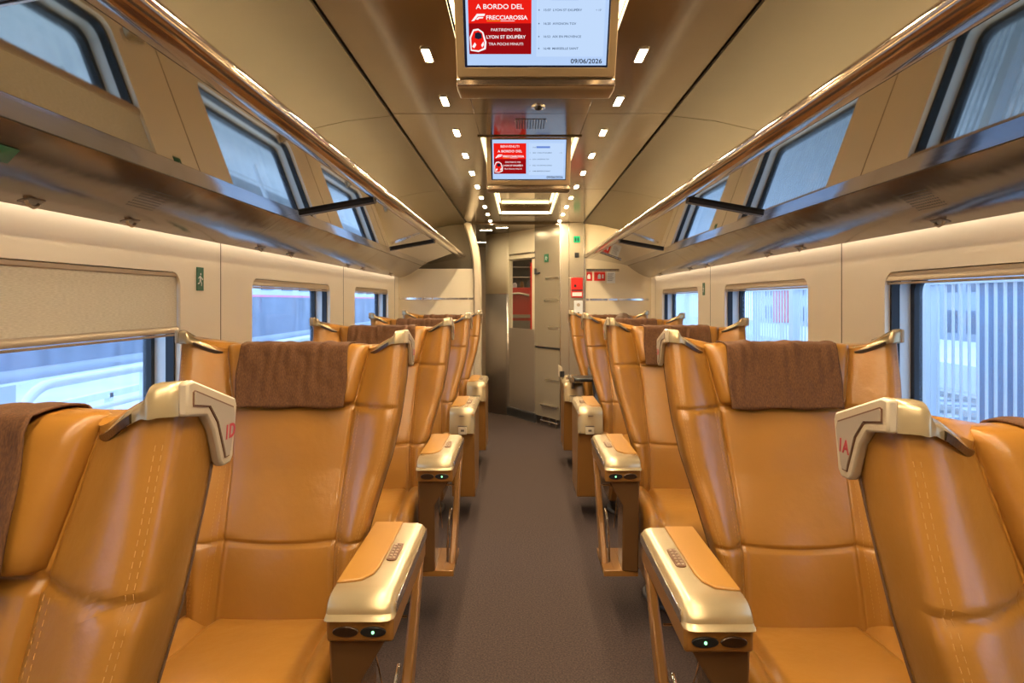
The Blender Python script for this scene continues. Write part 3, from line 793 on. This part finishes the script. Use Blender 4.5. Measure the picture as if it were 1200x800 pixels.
# ------------------------------------------------------------------ far partition, door, vestibule
zt = ZC+.0
pl = MB(); pl.box(XC-HW, -.47, 7.1, 7.14, 0, EYE+.33); o = struct(pl.build('wall_far_left', 'part', bevel=.002))
struct(MB().box(XC-HW, -.47, 7.105, 7.14, EYE+.332, ZC).build('trim_1', 'ceilp', bevel=.002))
pr = MB(); pr.box(.672, XC+HW, 7.1, 7.14, 0, ZC+.0); struct(pr.build('wall_far_right', 'part', bevel=.002))
cr = MB(); cr.box(.505, .668, 7.09, 7.14, 1.93-.35, ZC, 0); cr.box(.505, .668, 7.09, 7.14, 0, 1.575, 0); cr.box(.415, .502, 7.085, 7.14, 0, ZC, 0)
struct(cr.build('wall_far_column', 'part2', bevel=.003))
# dashed mirror stripes
def stripe(x0, x1, y, z, name, label, m='chrome', h=.020):
    mb = MB(); x = x0; rr = random.Random(3)
    while x < x1-.01:
        wd = rr.choice([.018, .03, .05, .09, .13]); mb.box(x, min(x1, x+wd), y-.003, y, z-h/2, z+h/2); x += wd+rr.choice([.005, .008, .012])
    return tag(mb.build(name, m), label, 'stripe')
stripe(-1.25, -.49, 7.1, EYE+.02, 'mirror_stripe', 'dashed mirror-finish stripe across the left cream partition')
stripe(.68, 1.33, 7.1, EYE+.01, 'mirror_stripe', 'dashed mirror-finish stripe across the right cream partition')
# arch trim at the left edge of the opening
path = [(-.555, 7.08, ZC-.002), (-.545, 7.08, ZC-.05), (-.515, 7.08, ZC-.14), (-.485, 7.08, ZC-.26), (-.465, 7.08, ZC-.40), (-.455, 7.08, ZC-.6), (-.452, 7.08, 1.2), (-.452, 7.08, 0)]
arch = MB()
G = []
for (x, y, z) in path: G.append([(x-.035, y, z), (x-.02, y-.025, z), (x+.02, y-.028, z), (x+.042, y-.01, z), (x+.045, y+.12, z), (x-.035, y+.12, z)])
arch.grid(G, 0, True, True); struct(arch.build('trim_2', 'cream_soft', ang=50))
mb = MB(); mb.box(.655, .665, 7.08, 7.09, 0, ZC); mb.box(.408, .416, 7.075, 7.1, 0, ZC); struct(mb.build('trim_3', 'steel'))
# vestibule shell
vb = MB(); vb.box(XC-HW, XC+HW, 7.102, 12, ZC-.02, ZC+.02); struct(vb.build('ceiling_vestibule', 'ceil'))
struct(MB().box(XC-HW, XC+HW, 11.0, 11.1, 0, ZC).build('wall_end', 'part'))
struct(MB().box(-1.30, -.30, 10.1, 10.16, 0, ZC).build('wall_vestibule', 'part'))
struct(MB().box(XC-.5, XC+HW, 10.6, 10.66, 0, ZC).build('wall_far_end', 'part'))
# slanted steel wall from far-left to near-right: column, door, panel
def seg(p, q, z0, z1, th=.03, mb=None, mi=0):
    p = Vector((*p, 0)); q = Vector((*q, 0)); d = (q-p).normalized(); n = Vector((-d.y, d.x, 0))*th
    v = [p, q, q+n, p+n]; mb.add([(a.x, a.y, z) for z in (z0, z1) for a in v], [(0, 3, 2, 1), (4, 5, 6, 7), (0, 1, 5, 4), (1, 2, 6, 5), (2, 3, 7, 6), (3, 0, 4, 7)], mi)
PA, PB, PC, PD = (-.42, 8.42), (-.135, 7.98), (.155, 7.50), (.405, 7.12)
# curved column
mb = MB(); N = 14; G0 = []; 
cx, cy = -.275, 8.25
arc = []
for k in range(N+1):
    t = k/N; x = PA[0]+(PB[0]-PA[0])*t; y = PA[1]+(PB[1]-PA[1])*t; bul = .075*math.sin(PI*t)
    d = Vector((PB[0]-PA[0], PB[1]-PA[1])).normalized(); arc.append((x+d.y*bul, y-d.x*bul))
col = thing('curved_column', '', '', (0, 0, 0)); del col['label']; del col['category']; col.name = 'wall_column'; struct(col)
g = MB().grid([[(x, y, z) for (x, y) in arc] for z in (1.42, ZC-.02)]); g.build('column_upper', 'part', col, solid=.01, ang=60)
g = MB().grid([[(x, y, z) for (x, y) in arc] for z in (0.0, 1.418)]); g.build('column_lower', 'satin', col, solid=.01, ang=60)
g = MB(); ta, tb = arc[3], arc[6]; seg((ta[0]+.004, ta[1]-.008), (tb[0]+.004, tb[1]-.008), 1.1, 1.40, .004, g); g.build('column_plate', 'white', col)
# door with glazed slot
dr = thing('door_1', '', ''); del dr['label']; del dr['category']; struct(dr)
def lerp(p, q, t): return (p[0]+(q[0]-p[0])*t, p[1]+(q[1]-p[1])*t)
d = MB(); seg(PB, PC, 0, 1.02, .03, d); d.build('door_leaf', 'satin', dr)
d = MB(); seg(PB, lerp(PB, PC, .06), 1.02, 1.80, .03, d); seg(lerp(PB, PC, .90), PC, 1.02, 1.80, .03, d); seg(PB, PC, 1.80, ZC-.02, .03, d); d.build('door_frame', 'part', dr)
d = MB(); seg(lerp(PB, PC, .06), lerp(PB, PC, .90), 1.02, 1.80, .008, d); d.build('door_glass', 'dglass', dr)
d = MB(); seg(lerp(PB, PC, .84), lerp(PB, PC, .90), 1.02, 1.76, .034, d); d.build('red_edge', 'red', dr)
d = MB()
for z in (1.80, 1.86): seg((PB[0]+.0, PB[1]-.02), (PC[0], PC[1]-.02), z, z+.018, .02, d)
d.build('door_header', 'steel', dr, bevel=.004)
d = MB(); 
for z in (.12, .135): seg((PA[0]+.05, PA[1]-.10), (PC[0], PC[1]-.02), z-.12, z-.03, .03, d)
struct(d.build('trim_4', 'darkgrey'))
# cream panel with exit sign
pn = thing('door_2', '', ''); del pn['label']; del pn['category']; struct(pn)
d = MB(); seg(PC, PD, .09, .84, .03, d, 1); seg(PC, PD, .845, ZC-.02, .03, d, 0); d.build('panel_leaf', ['part2', 'part2'], pn)
d = MB(); seg((PC[0]+.01, PC[1]-.03), (PD[0], PD[1]-.02), .825, .842, .02, d); d.build('panel_rail', 'black', pn)
d = MB()
for z, t0 in ((EYE+.225-.27+.28, .45), (EYE+.0, .4), (EYE-.29, .55), (EYE-.85, .45)):
    a_, b_ = lerp(PC, PD, t0), lerp(PC, PD, .97); seg((a_[0], a_[1]-.006), (b_[0], b_[1]-.006), z-.012, z+.012, .006, d)
d.build('panel_stripes', 'chrome', pn)
d = MB(); a_, b_ = lerp(PC, PD, .25), lerp(PC, PD, .93)
d.tube([(a_[0], a_[1]-.03, .22), (b_[0], b_[1]-.03, .22)], .012, 8); d.tube([(a_[0], a_[1]-.03, .05), (b_[0], b_[1]-.03, .05)], .010, 8)
for t_ in (.3, .6, .88): q_ = lerp(PC, PD, t_); d.tube([(q_[0], q_[1]-.03, .0), (q_[0], q_[1]-.03, .09)], .008, 8)
d.build('foot_rail', 'chrome', pn)
d = MB(); q_ = lerp(PC, PD, .02); d.box(q_[0]-.012, q_[0]+.012, q_[1]-.05, q_[1]-.01, 1.625, 1.69); d.tube([(q_[0], q_[1]-.04, 1.635), (q_[0]+.05, q_[1]-.08, 1.64)], .008, 8)
tag(d.build('door_hinge', 'black'), 'small black hinge beside the glazed door in the slanted end wall', 'hinge')
# what is seen through the door glass
v = thing('vending_machine', 'bright red cabinet with lit upper shelves seen through the narrow door glass', 'cabinet', (.02, 9.5, 0))
vb = MB(); vb.box(-.32, .32, 0, .5, 0.0, 1.52, 0); vb.build('body', 'red', v, bevel=.01)
vb = MB()
vb.box(-.34, -.28, 0, .5, 1.52, 2.0); vb.box(.28, .34, 0, .5, 1.52, 2.0); vb.box(-.34, .34, .45, .5, 1.52, 2.0); vb.box(-.34, .34, 0, .5, 2.0, 2.04)
vb.build('frame', 'darkgrey', v)
for z in (1.66, 1.80, 1.92): MB().box(-.28, .28, .05, .45, z, z+.015).build('shelf', 'steel', v)
MB().box(-.15, .18, .06, .1, 1.955, 1.97).build('shelf_lamp', 'vlamp', v)
vb = MB(); vb.box(-.2, .25, -.02, 0.0, 1.10, 1.145); vb.tube([(-.2, -.03, 1.42), (-.05, -.04, 1.44), (.1, -.03, 1.41)], .018, 8); vb.build('handle', 'alu', v)
vb = MB(); vb.box(-.22, .22, -.012, 0, .85, 1.06); vb.build('lower_panel', 'plate', v)
for i, (x, m_, h) in enumerate([(-.2, 'scrblue', .1), (-.1, 'white', .07), (0, 'wood', .09), (.1, 'darkgrey', .1), (.2, 'green', .07)]):
    b_ = MB(); b_.tube([(v.location.x+x, 9.62, 1.5205), (v.location.x+x, 9.62, 1.52+h*.7), (v.location.x+x, 9.62, 1.52+h)], .03, 10, radii=[.03, .03, .014])
    tag(b_.build('bottle', m_ if m_ != 'scrblue' else 'black'), '%s bottle on the red cabinet behind the door glass' % ['black', 'white', 'brown', 'dark grey', 'green'][i], 'bottle', 'bottles on the red cabinet')
# vestibule lamps
for i, (x0, x1, y) in enumerate([(-.45, -.32, 7.62), (-.26, -.14, 7.36), (-.58, -.44, 9.2), (-.1, .1, 8.9)]):
    l_ = thing('ceiling_lamp', 'wide glowing lamp in the vestibule ceiling, %s' % ['left of the door', 'above the curved column', 'far back over the side passage', 'behind the glazed door'][i], 'light', ((x0+x1)/2, y, ZC-.02))
    h = (x1-x0)/2; MB().box(-h, h, -.035, .035, -.006, -.002).build('diffuser', 'vlamp', l_); f_ = MB(); ringplate(f_, rrect(-h-.01, h+.01, -.045, .045, .005), rrect(-h, h, -.035, .035, .004), 'z', -.008, 0); f_.build('lamp_frame', 'steel', l_)

# ---- signs
def runner(mb, T):     # running figure
    mb.add([T @ Vector(p) for p in [(.0, .75, 0)]], [])
    def poly(pts): mb.add([T @ Vector((a, b, 0)) for a, b in pts], [tuple(range(len(pts)))])
    poly([(.10+.09*math.cos(k*PI/5), .78+.09*math.sin(k*PI/5)) for k in range(10)])
    poly([(-.08, .30), (.10, .30), (.16, .62), (-.02, .66)]); poly([(-.02, .66), (-.28, .50), (-.26, .42), (-.02, .54)]); poly([(.14, .62), (.34, .46), (.30, .39), (.12, .50)])
    poly([(.0, .34), (.12, .32), (.30, .10), (.24, -.12), (.16, -.10), (.18, .08)]); poly([(-.08, .34), (.04, .30), (-.08, .06), (-.36, .02), (-.36, .10), (-.14, .14)])
def sign(name, label, w_, h_, T, lit=False, kind='run', group=None):
    t = thing(name, label, 'sign', group=group); t.matrix_world = T
    MB().box(-w_/2, w_/2, -h_/2, h_/2, 0, .003).build('sign_board', 'greenlit' if lit else 'green', t)
    mb = MB(); sc = h_*.72
    if kind == 'run':
        runner(mb, Matrix.Translation((-.06*w_, -h_*.24, .0036)) @ Matrix.Diagonal((sc*.8, sc*.8, 1, 1)))
        a = w_*.30; mb.add([(a-.1*w_, .06*h_, .0036), (a+.12*w_, 0, .0036), (a-.1*w_, -.06*h_, .0036)], [(0, 1, 2)])
    else:
        for q in (-.2, .2):
            mb.add([(q*w_+.07*w_*math.cos(k*PI/4), .28*h_+.07*w_*math.sin(k*PI/4), .0036) for k in range(8)], [tuple(range(8))])
            mb.add([(q*w_-.10*w_, -.35*h_, .0036), (q*w_+.10*w_, -.35*h_, .0036), (q*w_+.12*w_, .18*h_, .0036), (q*w_-.12*w_, .18*h_, .0036)], [(0, 1, 2, 3)])
    mb.build('pictogram', 'white' if kind == 'run' else 'black', t, smooth=False)
    return t
def facing(loc, nrm):      # sign plane normal nrm, up z
    z = Vector(nrm).normalized(); x = Vector((0, 0, 1)).cross(z).normalized(); y = z.cross(x)
    m = Matrix((x, y, z)).transposed().to_4x4(); m.translation = Vector(loc); return m
sign('exit_sign', 'green running-man exit sign on the left wall between the first two windows', .055, .092, facing((L(-1, HW)+.001, 2.70, EYE+.085), (1, 0, 0)))
sign('exit_sign', 'green running-man exit sign on the right wall between the second and third windows', .055, .092, facing((L(1, HW)-.001, 5.06, EYE+.085), (-1, 0, 0)))
nv = (PD[1]-PC[1], -(PD[0]-PC[0]), 0)
q_ = lerp(PC, PD, .50); nn = Vector((-(PC[1]-PD[1]), -(PD[0]-PC[0]), 0)).normalized()
sign('exit_sign', 'green running-man exit sign on the cream slanted panel right of the glazed door', .075, .085, facing((q_[0]+nn.x*.004, q_[1]+nn.y*.004, EYE+.455), nn))
sign('exit_sign', 'green exit sign far back in the passage left of the curved column', .05, .10, facing((-.62, 10.09, EYE+.46), (0, -1, 0)))
t = sign('toilet_sign', 'lit green toilet sign high on the column right of the aisle end', .062, .065, facing((.585, 7.088, EYE+.635), (0, -1, 0)), True, 'wc')
mb = MB(); mb.prism(rrect(.562, .608, EYE+.445, EYE+.497, .006), 'y', 7.08, 7.09); t = tag(mb.build('black_display', 'black', bevel=.002), 'small square black display below the lit green toilet sign', 'display')
eb = thing('emergency_box', 'red emergency box with white label on the column at the aisle end', 'emergency box', (.585, 7.09, EYE+.13))
MB().box(-.06, .06, -.02, 0, -.10, .105).build('box_body', 'red', eb, bevel=.004); MB().box(-.05, .05, -.023, -.02, -.085, -.045).build('box_label', 'white', eb)
MB().box(-.058, .058, -.0225, -.02, -.03, -.018).build('box_slot', 'black', eb); MB().prism(rrect(-.03, -.008, .01, .035, .006), 'y', -.024, -.02).build('box_button', 'black', eb)
wb = thing('intercom_panel', 'white intercom panel below the red emergency box', 'intercom', (.60, 7.09, EYE-.10))
MB().box(-.045, .045, -.012, 0, -.10, .10).build('panel_body', 'white', wb, bevel=.004)
MB().tube([(0, -.016, .055), (0, -.012, .055)], .018, 14).build('speaker_ring', 'alu', wb); MB().tube([(0, -.016, -.03), (0, -.012, -.03)], .010, 12).build('call_button', 'darkmetal', wb)
for i, (x0, x1, m_, lb) in enumerate([(.685, .745, 'red', 'small square red fire notice left of the larger red notice on the right partition'), (.765, .88, 'red', 'larger red fire notice on the right partition'), (.895, .985, 'white', 'white paper notice right of the red notices on the partition')]):
    n_ = thing('notice', lb, 'notice', ((x0+x1)/2, 7.1, EYE+.25)); h = (x1-x0)/2
    MB().box(-h, h, -.003, 0, -.045 if i < 2 else -.07, .045).build('notice_card', m_, n_)
    mb = MB()
    if i < 2:
        mb.add([(-.020, -.0035, -.025), (.012, -.0035, -.025), (.012, -.0035, .010), (.004, -.0035, .025), (-.008, -.0035, .025), (-.020, -.0035, .008)], [tuple(range(6))])
        if i: mb.add([(.025, -.0035, -.02), (.04, -.0035, -.02), (.04, -.0035, .02), (.025, -.0035, .02)], [(0, 1, 2, 3)])
    else:
        for k in range(6): mb.box(-.035, .03-.008*(k % 3), -.0036, -.003, .03-.015*k, .034-.015*k)
    mb.build('notice_print', 'white' if i < 2 else 'darkgrey', n_, smooth=False)
# handrail across the right partition below the rack
gr = MB(); gr.tube([(.68, 7.07, EYE+.315), (1.02, 7.07, EYE+.315)], .014, 10); gr.tube([(.70, 7.07, EYE+.315), (.70, 7.1, EYE+.315)], .008, 8); gr.tube([(1.0, 7.07, EYE+.315), (1.0, 7.1, EYE+.315)], .008, 8)
tag(gr.build('grab_rail', 'chrome'), 'polished horizontal grab rail on the right partition above the notices', 'rail')
# green label on the near-left rack fairing
lb = MB(); c = Vector((L(-1, 1.115), 1.385, EYE+.306)); u_ = Vector((.06, 0, .04)).normalized()*.022; v_ = Vector((0, .045, 0)); n_ = Vector((.555, 0, -.83))*.004
lb.add([c-u_-v_+n_, c+u_-v_+n_, c+u_+v_+n_, c-u_+v_*1.3+n_], [(0, 1, 2, 3)])
tag(lb.build('direction_label', 'green', solid=.0015), 'dark green label on the left luggage rack at the photo edge', 'label')
# red emergency hammer / badge at the top of the near right window
eh = thing('hammer_box', 'black box with pink dot at the top of the near right window', 'emergency hammer', (L(1, HW)+.03, 1.72, WZ1-.06))
MB().box(-.012, .012, -.10, .10, -.055, .045).build('box_body', 'black', eh, bevel=.004); MB().tube([(-.016, -.03, -.0), (-.012, -.03, -.0)], .026, 18).build('dot', 'red_print', eh)

# ------------------------------------------------------------------ passenger in the rearmost right seat
M['skin'] = mat('skin', (.55, .32, .22), .5); M['hair'] = mat('hair', (.10, .05, .022), .6, bump=(60, .6, .01)); M['shirt'] = mat('shirt_cloth', (.10, .09, .09), .8); M['jeans'] = mat('trouser_cloth', (.07, .085, .12), .75, bump=(80, .3, .003))
def skin_obj(name, verts, edges, radii, m, parent, sub=2, root=0):
    me = bpy.data.meshes.new(name); me.from_pydata(verts, edges, []); o = bpy.data.objects.new(name, me); COL.objects.link(o); o.parent = parent
    md = o.modifiers.new('skin', 'SKIN'); md.use_smooth_shade = True
    if not me.skin_vertices: me.attributes.new  # layer is made with the modifier
    lay = me.skin_vertices[0] if len(me.skin_vertices) else None
    if lay:
        for i, r in enumerate(radii): lay.data[i].radius = (r, r) if not isinstance(r, tuple) else r; lay.data[i].use_root = (i == root)
    sb = o.modifiers.new('sub', 'SUBSURF'); sb.levels = sub; sb.render_levels = sub
    me.materials.append(M[m]); return o
def ensure_skin(o): pass
def figure():
    t = thing('person', 'person with brown hair and dark trousers sitting in the rearmost right seat', 'person', (.79, 5.55, 0))
    # local joints (camera is towards -y)
    pel = (0, .10, .56); ch = (.03, .13, .86); nk = (.055, .135, 1.00); hd = (.06, .115, 1.12)
    V = [pel, (.01, .12, .70), ch, nk, (.058, .12, 1.05), hd,
         (-.14, .12, .93), (-.20, .02, .74), (-.17, -.18, .74), (-.16, -.25, .745),
         (.23, .12, .93), (.26, .02, .74), (.18, -.16, .72), (.16, -.23, .725),
         (-.09, .06, .545), (-.17, -.36, .585), (-.16, -.34, .12), (-.16, -.40, .05), (-.16, -.47, .04),
         (.10, .06, .545), (.10, -.36, .575), (.11, -.34, .12), (.11, -.40, .05), (.11, -.47, .04)]
    E = [(0, 1), (1, 2), (2, 3), (3, 4), (4, 5), (2, 6), (6, 7), (7, 8), (8, 9), (2, 10), (10, 11), (11, 12), (12, 13), (0, 14), (14, 15), (15, 16), (16, 17), (17, 18), (0, 19), (19, 20), (20, 21), (21, 22), (22, 23)]
    R_ = [.12, .11, .12, .05, .05, .07, .055, .042, .034, .028, .055, .042, .034, .028, .08, .06, .042, .035, .03, .08, .06, .042, .035, .03]
    # fingers
    for hx, hy, hz, sgn in ((-.16, -.25, .745, 1), (.16, -.23, .725, -1)):
        base = 9 if sgn > 0 else 13
        for k in range(4):
            ox = (-.024+.016*k); ln = [.062, .072, .068, .054][k]
            i = len(V); V += [(hx+ox, hy-.045, hz+.006), (hx+ox*1.1, hy-.045-ln*.55, hz+.004), (hx+ox*1.15, hy-.045-ln, hz-.014)]; E += [(base, i), (i, i+1), (i+1, i+2)]; R_ += [.0105, .0095, .008]
        i = len(V); V += [(hx+.034*sgn, hy-.022, hz-.002), (hx+.046*sgn, hy-.052, hz-.006)]; E += [(base, i), (i, i+1)]; R_ += [.012, .010]
    body = skin_obj('body', V, E, R_, 'skin', t)
    # head, face
    mb = MB(); hc = Vector((.06, .095, 1.115))
    G = []
    for i in range(17):
        ph = PI*i/16
        row = []
        for j in range(24):
            th = 2*PI*j/24; x = math.sin(ph)*math.cos(th); y = math.sin(ph)*math.sin(th); z = math.cos(ph)
            jaw = 1-.25*max(0, -z)
            yy = y*.094; zz = z*.112
            if y < 0 and abs(x) < .22 and -.35 < z < .15: yy -= .020*(1-abs(x)/.22)*(1-abs(z+.12)/.3 if abs(z+.12) < .3 else 0)
            if y < 0 and .05 < z < .28 and .2 < abs(x) < .55: yy += .006
            row.append((hc.x+x*.075*jaw, hc.y+yy, hc.z+zz))
        G.append(row)
    mb.grid(G, 0, True); head = mb.build('head', 'skin', t, ang=80)
    for sx in (-1, 1): MB().sphere((hc.x+sx*.076, hc.y+.005, hc.z-.005), .03, 10, 8, sc=(.3, .55, 1)).build('ear', 'skin', head, ang=80); MB().sphere((hc.x+sx*.030, hc.y-.080, hc.z+.012), .011, 10, 8).build('eye', 'black', head, ang=80)
    MB().sphere((hc.x, hc.y-.080, hc.z-.058), .022, 12, 8, sc=(1, .4, .28)).build('mouth', 'red_print', head, ang=80)
    mb = MB(); G = []
    for i in range(12):
        ph = PI*.60*i/11; row = []
        for j in range(28):
            th = 2*PI*j/28; x = math.sin(ph)*math.cos(th); y = math.sin(ph)*math.sin(th); z = math.cos(ph)
            if y < -.2 and z < .45: z = .45+(z-.45)*.15
            w_ = 1+.03*math.sin(7*th+3*ph)
            row.append((hc.x+x*.086*w_, hc.y+.006+y*.104*w_, hc.z+z*.124))
        G.append(row)
    mb.grid(G, 0, True); mb.build('hair', 'hair', t, ang=80, solid=.006)
    skin_obj('shirt', V[:3]+[(.05, .135, .97)]+V[6:9]+V[10:13], [(0, 1), (1, 2), (2, 3), (2, 4), (4, 5), (5, 6), (2, 7), (7, 8), (8, 9)], [.135, .125, .135, .062, .066, .053, .044, .066, .053, .044], 'shirt', t)
    skin_obj('trousers', [V[0], V[14], V[15], V[16], V[19], V[20], V[21]], [(0, 1), (1, 2), (2, 3), (0, 4), (4, 5), (5, 6)], [.135, .095, .072, .058, .095, .072, .058], 'jeans', t)
    for q in (17, 22):
        c = Vector(V[q]); MB().sphere((c.x, c.y-.03, .045), .06, 14, 10, sc=(.75, 2.0, .72)).build('shoe', 'black', t, ang=80)
    return t
figure()
tb = thing('folding_table', 'dark folding table swung out over the seated person', 'table', (.60, 5.28, .735))
MB().prism(rrect(-.20, .20, -.10, .13, .03), 'z', -.014, .014).build('table_top', 'black', tb, bevel=.008, seg=3)
MB().tube([(-.208, -.09, 0), (-.208, .12, 0)], .02, 12).build('rounded_edge', 'steel', tb)
MB().tube([(-.195, .0, -.012), (-.195, .02, -.075)], .012, 10).build('table_arm', 'steel', tb)
ft = thing('table_bracket', 'cream bracket with a black end standing above the rearmost right armrest', 'bracket', (.335, 5.75, .70))
MB().prism([(-.015, 0), (.02, 0), (.015, .08), (-.018, .10)], 'y', -.03, .03).build('bracket_body', 'cream_soft', ft, bevel=.006); MB().box(-.006, .032, -.05, -.03, .0, .05).build('bracket_end', 'black', ft, bevel=.005)

# ------------------------------------------------------------------ outside
M['plat'] = mat('platform_concrete', (.62, .66, .70), .8, var=(.8, .08)); M['ballast'] = mat('ballast', (.40, .42, .44), .9, var=(6, .3), bump=(30, .6, .05))
M['tgrey'] = mat('train_silver', (.45, .50, .58), .35, .2, var=(.6, .12)); M['tdark'] = mat('train_dark', (.10, .13, .19), .5, var=(1.2, .3)); M['pink'] = mat('train_stripe', (.75, .12, .25), .4)
M['fence'] = mat('fence_white', (.72, .78, .85), .5); M['concrete'] = mat('grey_concrete', (.35, .40, .46), .8, var=(.5, .1)); M['bluebox'] = mat('blue_grey_cladding', (.13, .19, .32), .6, var=(1, .15))
M['redlight'] = mat('signal_red', (.8, .08, .1), .4)
struct(MB().box(-60, 60, -40, 90, -1.3, -1.25).build('ground', 'ballast'))
struct(MB().box(-9.6, -1.75, -30, 80, -1.25, -.22).build('platform', 'plat'))
struct(MB().box(-9.6, -9.3, -30, 80, -.22, -.212).build('platform_edge', 'fence'))
tr = thing('passenger_train', 'silver and dark train with pink stripe standing across the left platform', 'train', (-11.2, 0, -1.25))
mb = MB(); mb.prism([(-1.4, .9), (1.35, .9), (1.4, 1.3), (1.4, 2.75), (1.35, 3.6), (.9, 4.1), (-.9, 4.1), (-1.4, 3.6)], 'y', -20, 70); mb.build('car_body', 'tgrey', tr, bevel=.05)
mb = MB(); mb.box(1.38, 1.42, -20, 70, 1.25, 2.72); mb.build('dark_side_band', 'tdark', tr)
MB().box(1.39, 1.44, -20, 70, 2.72, 2.80).build('pink_stripe', 'pink', tr)
for k in range(30):
    y = -5+2.2*k; MB().prism(rrect(y, y+1.3, 3.0, 3.45, .1), 'x', 1.385, 1.43).build('train_window', 'tdark', tr)
for k in range(8):
    y = -4+9*k
    mb = MB(); mb.box(1.0, 1.25, y, y+3, .35, .85)
    for q in (.4, 2.6): mb.tube([(1.0, y+q, .48), (1.2, y+q, .48)], .46, 20)
    mb.build('bogie', 'darkgrey', tr)
hr = thing('platform_handrail', 'curved pale metal handrail with panels on the left platform', 'handrail', (-2.6, 4.6, -.22))
pth = [(0, -1.1, 0)]+[(0, -1.1+.28*(1-math.cos(a)), .82+.28*math.sin(a)) for a in np.linspace(0, PI/2, 8)]+[(0, 12, 1.10)]
MB().tube(pth, .028, 12).build('rail', 'fence', hr); MB().tube([(0, -1.08, .9), (0, 12, .9)], .018, 10).build('rail', 'fence', hr); MB().tube([(0, -1.1, .25), (0, 12, .25)], .018, 10).build('rail', 'fence', hr)
for k in range(7): MB().tube([(0, .1+1.7*k, 0), (0, .1+1.7*k, 1.10)], .022, 10).build('post', 'fence', hr)
for k in range(6): MB().box(-.008, .008, .2+1.7*k, 1.7+1.7*k, .3, .85).build('panel', 'concrete', hr)
h2 = thing('platform_barrier', 'low pale barrier with a small square plate farther back on the left platform', 'barrier', (-4.3, 3.0, -.22))
MB().box(-.03, .03, -6, 20, .55, .62).build('rail', 'fence', h2); MB().box(-.03, .03, -6, 20, .30, .35).build('rail', 'concrete', h2)
for k in range(12): MB().box(-.03, .03, -5.9+2*k, -5.84+2*k, 0, .6).build('post', 'fence', h2)
MB().box(.03, .05, 2.3, 2.75, .55, .85).build('plate', 'tgrey', h2)
# right side
fn = thing('metal_fence', 'pale vertical-bar metal fence beyond the right windows', 'fence', (2.9, 0, -1.25))
mb = MB()
for k in range(240):
    y = -1+.082*k; mb.box(-.007, .007, y-.007, y+.007, .15, 3.0)
o = mb.build('bars', 'fence', fn); o['kind'] = 'stuff'
for z in (.4, 2.7): MB().box(-.015, .03, -1, 17, z, z+.05).build('rail', 'fence', fn)
for k in range(8): MB().box(-.04, .04, .12+2.35*k, .23+2.35*k, 0, 3.05).build('post', 'fence', fn)
def track(x, lab):
    t = thing('railway_track', lab, 'track', (x, 0, -1.25)); mb = MB()
    for k in range(100): mb.box(-1.2, 1.2, -5+.9*k, -4.75+.9*k, 0, .06)
    o = mb.build('sleepers', 'concrete', t); o['kind'] = 'stuff'
    for q in (-.72, .72): MB().box(q-.035, q+.035, -6, 86, .06, .2).build('rail', 'steel', t)
track(6.2, 'railway track nearest to the fence beyond the right windows'); track(10.4, 'farther railway track beyond the right windows')
struct(MB().box(12.6, 20, -20, 80, -1.25, -.5).build('platform_far', 'plat'))
bb = thing('equipment_cabin', 'blue-grey cabin behind the fence beyond the near right window', 'cabin', (4.4, 5.0, -1.25))
MB().box(-.5, .5, -3.2, .85, 0, 2.75).build('cabin_body', 'bluebox', bb, bevel=.02); MB().box(-.55, .55, -3.25, .9, 2.75, 2.83).build('cabin_roof', 'concrete', bb); MB().box(-.52, -.50, -.9, .1, 1.35, 1.95).build('cabin_panel', 'tgrey', bb)
for i, (x, y, lx, ly, h, m_) in enumerate([(24, 30, 5, 16, 6.5, 'concrete'), (22, 8, 4, 8, 5.0, 'plat'), (26, 56, 8, 14, 9.0, 'tgrey')]):
    b_ = thing('station_building', ['long grey building beyond the tracks on the right', 'pale low building beyond the tracks, nearest on the right', 'tall silver building far down the tracks on the right'][i], 'building', (x, y, -1.25))
    MB().box(-lx/2, lx/2, -ly/2, ly/2, 0, h).build('wall', m_, b_)
    MB().box(-lx/2-.2, lx/2+.2, -ly/2-.2, ly/2+.2, h, h+.25).build('roof', 'tdark', b_)
    for r_ in range(int(h//2)):
        for k in range(int(ly//1.6)): MB().box(-lx/2-.03, -lx/2, -ly/2+.4+1.6*k, -ly/2+1.3+1.6*k, 1+2*r_, 2.1+2*r_).build('window', 'tdark', b_)
for i, y in enumerate((9, 16, 24, 34)):
    m_ = thing('catenary_mast', ['first', 'second', 'third', 'fourth'][i]+' slim overhead-line mast along the tracks on the right', 'mast', (8.3, y, -1.25), group='overhead-line masts')
    MB().box(-.10, .10, -.10, .10, 0, 7).build('pole', 'tgrey', m_); MB().tube([(0, 0, 6.2), (-2.2, 0, 6.2)], .04, 8).build('cantilever', 'tgrey', m_)
sg = thing('rail_signal', 'small red railway signal on a post behind the fence', 'signal', (4.6, 12.0, -1.25))
MB().tube([(0, 0, 0), (0, 0, 2.2)], .05, 10).build('post', 'fence', sg); MB().box(-.15, .15, -.08, .08, 2.2, 2.8).build('signal_head', 'redlight', sg, bevel=.02)
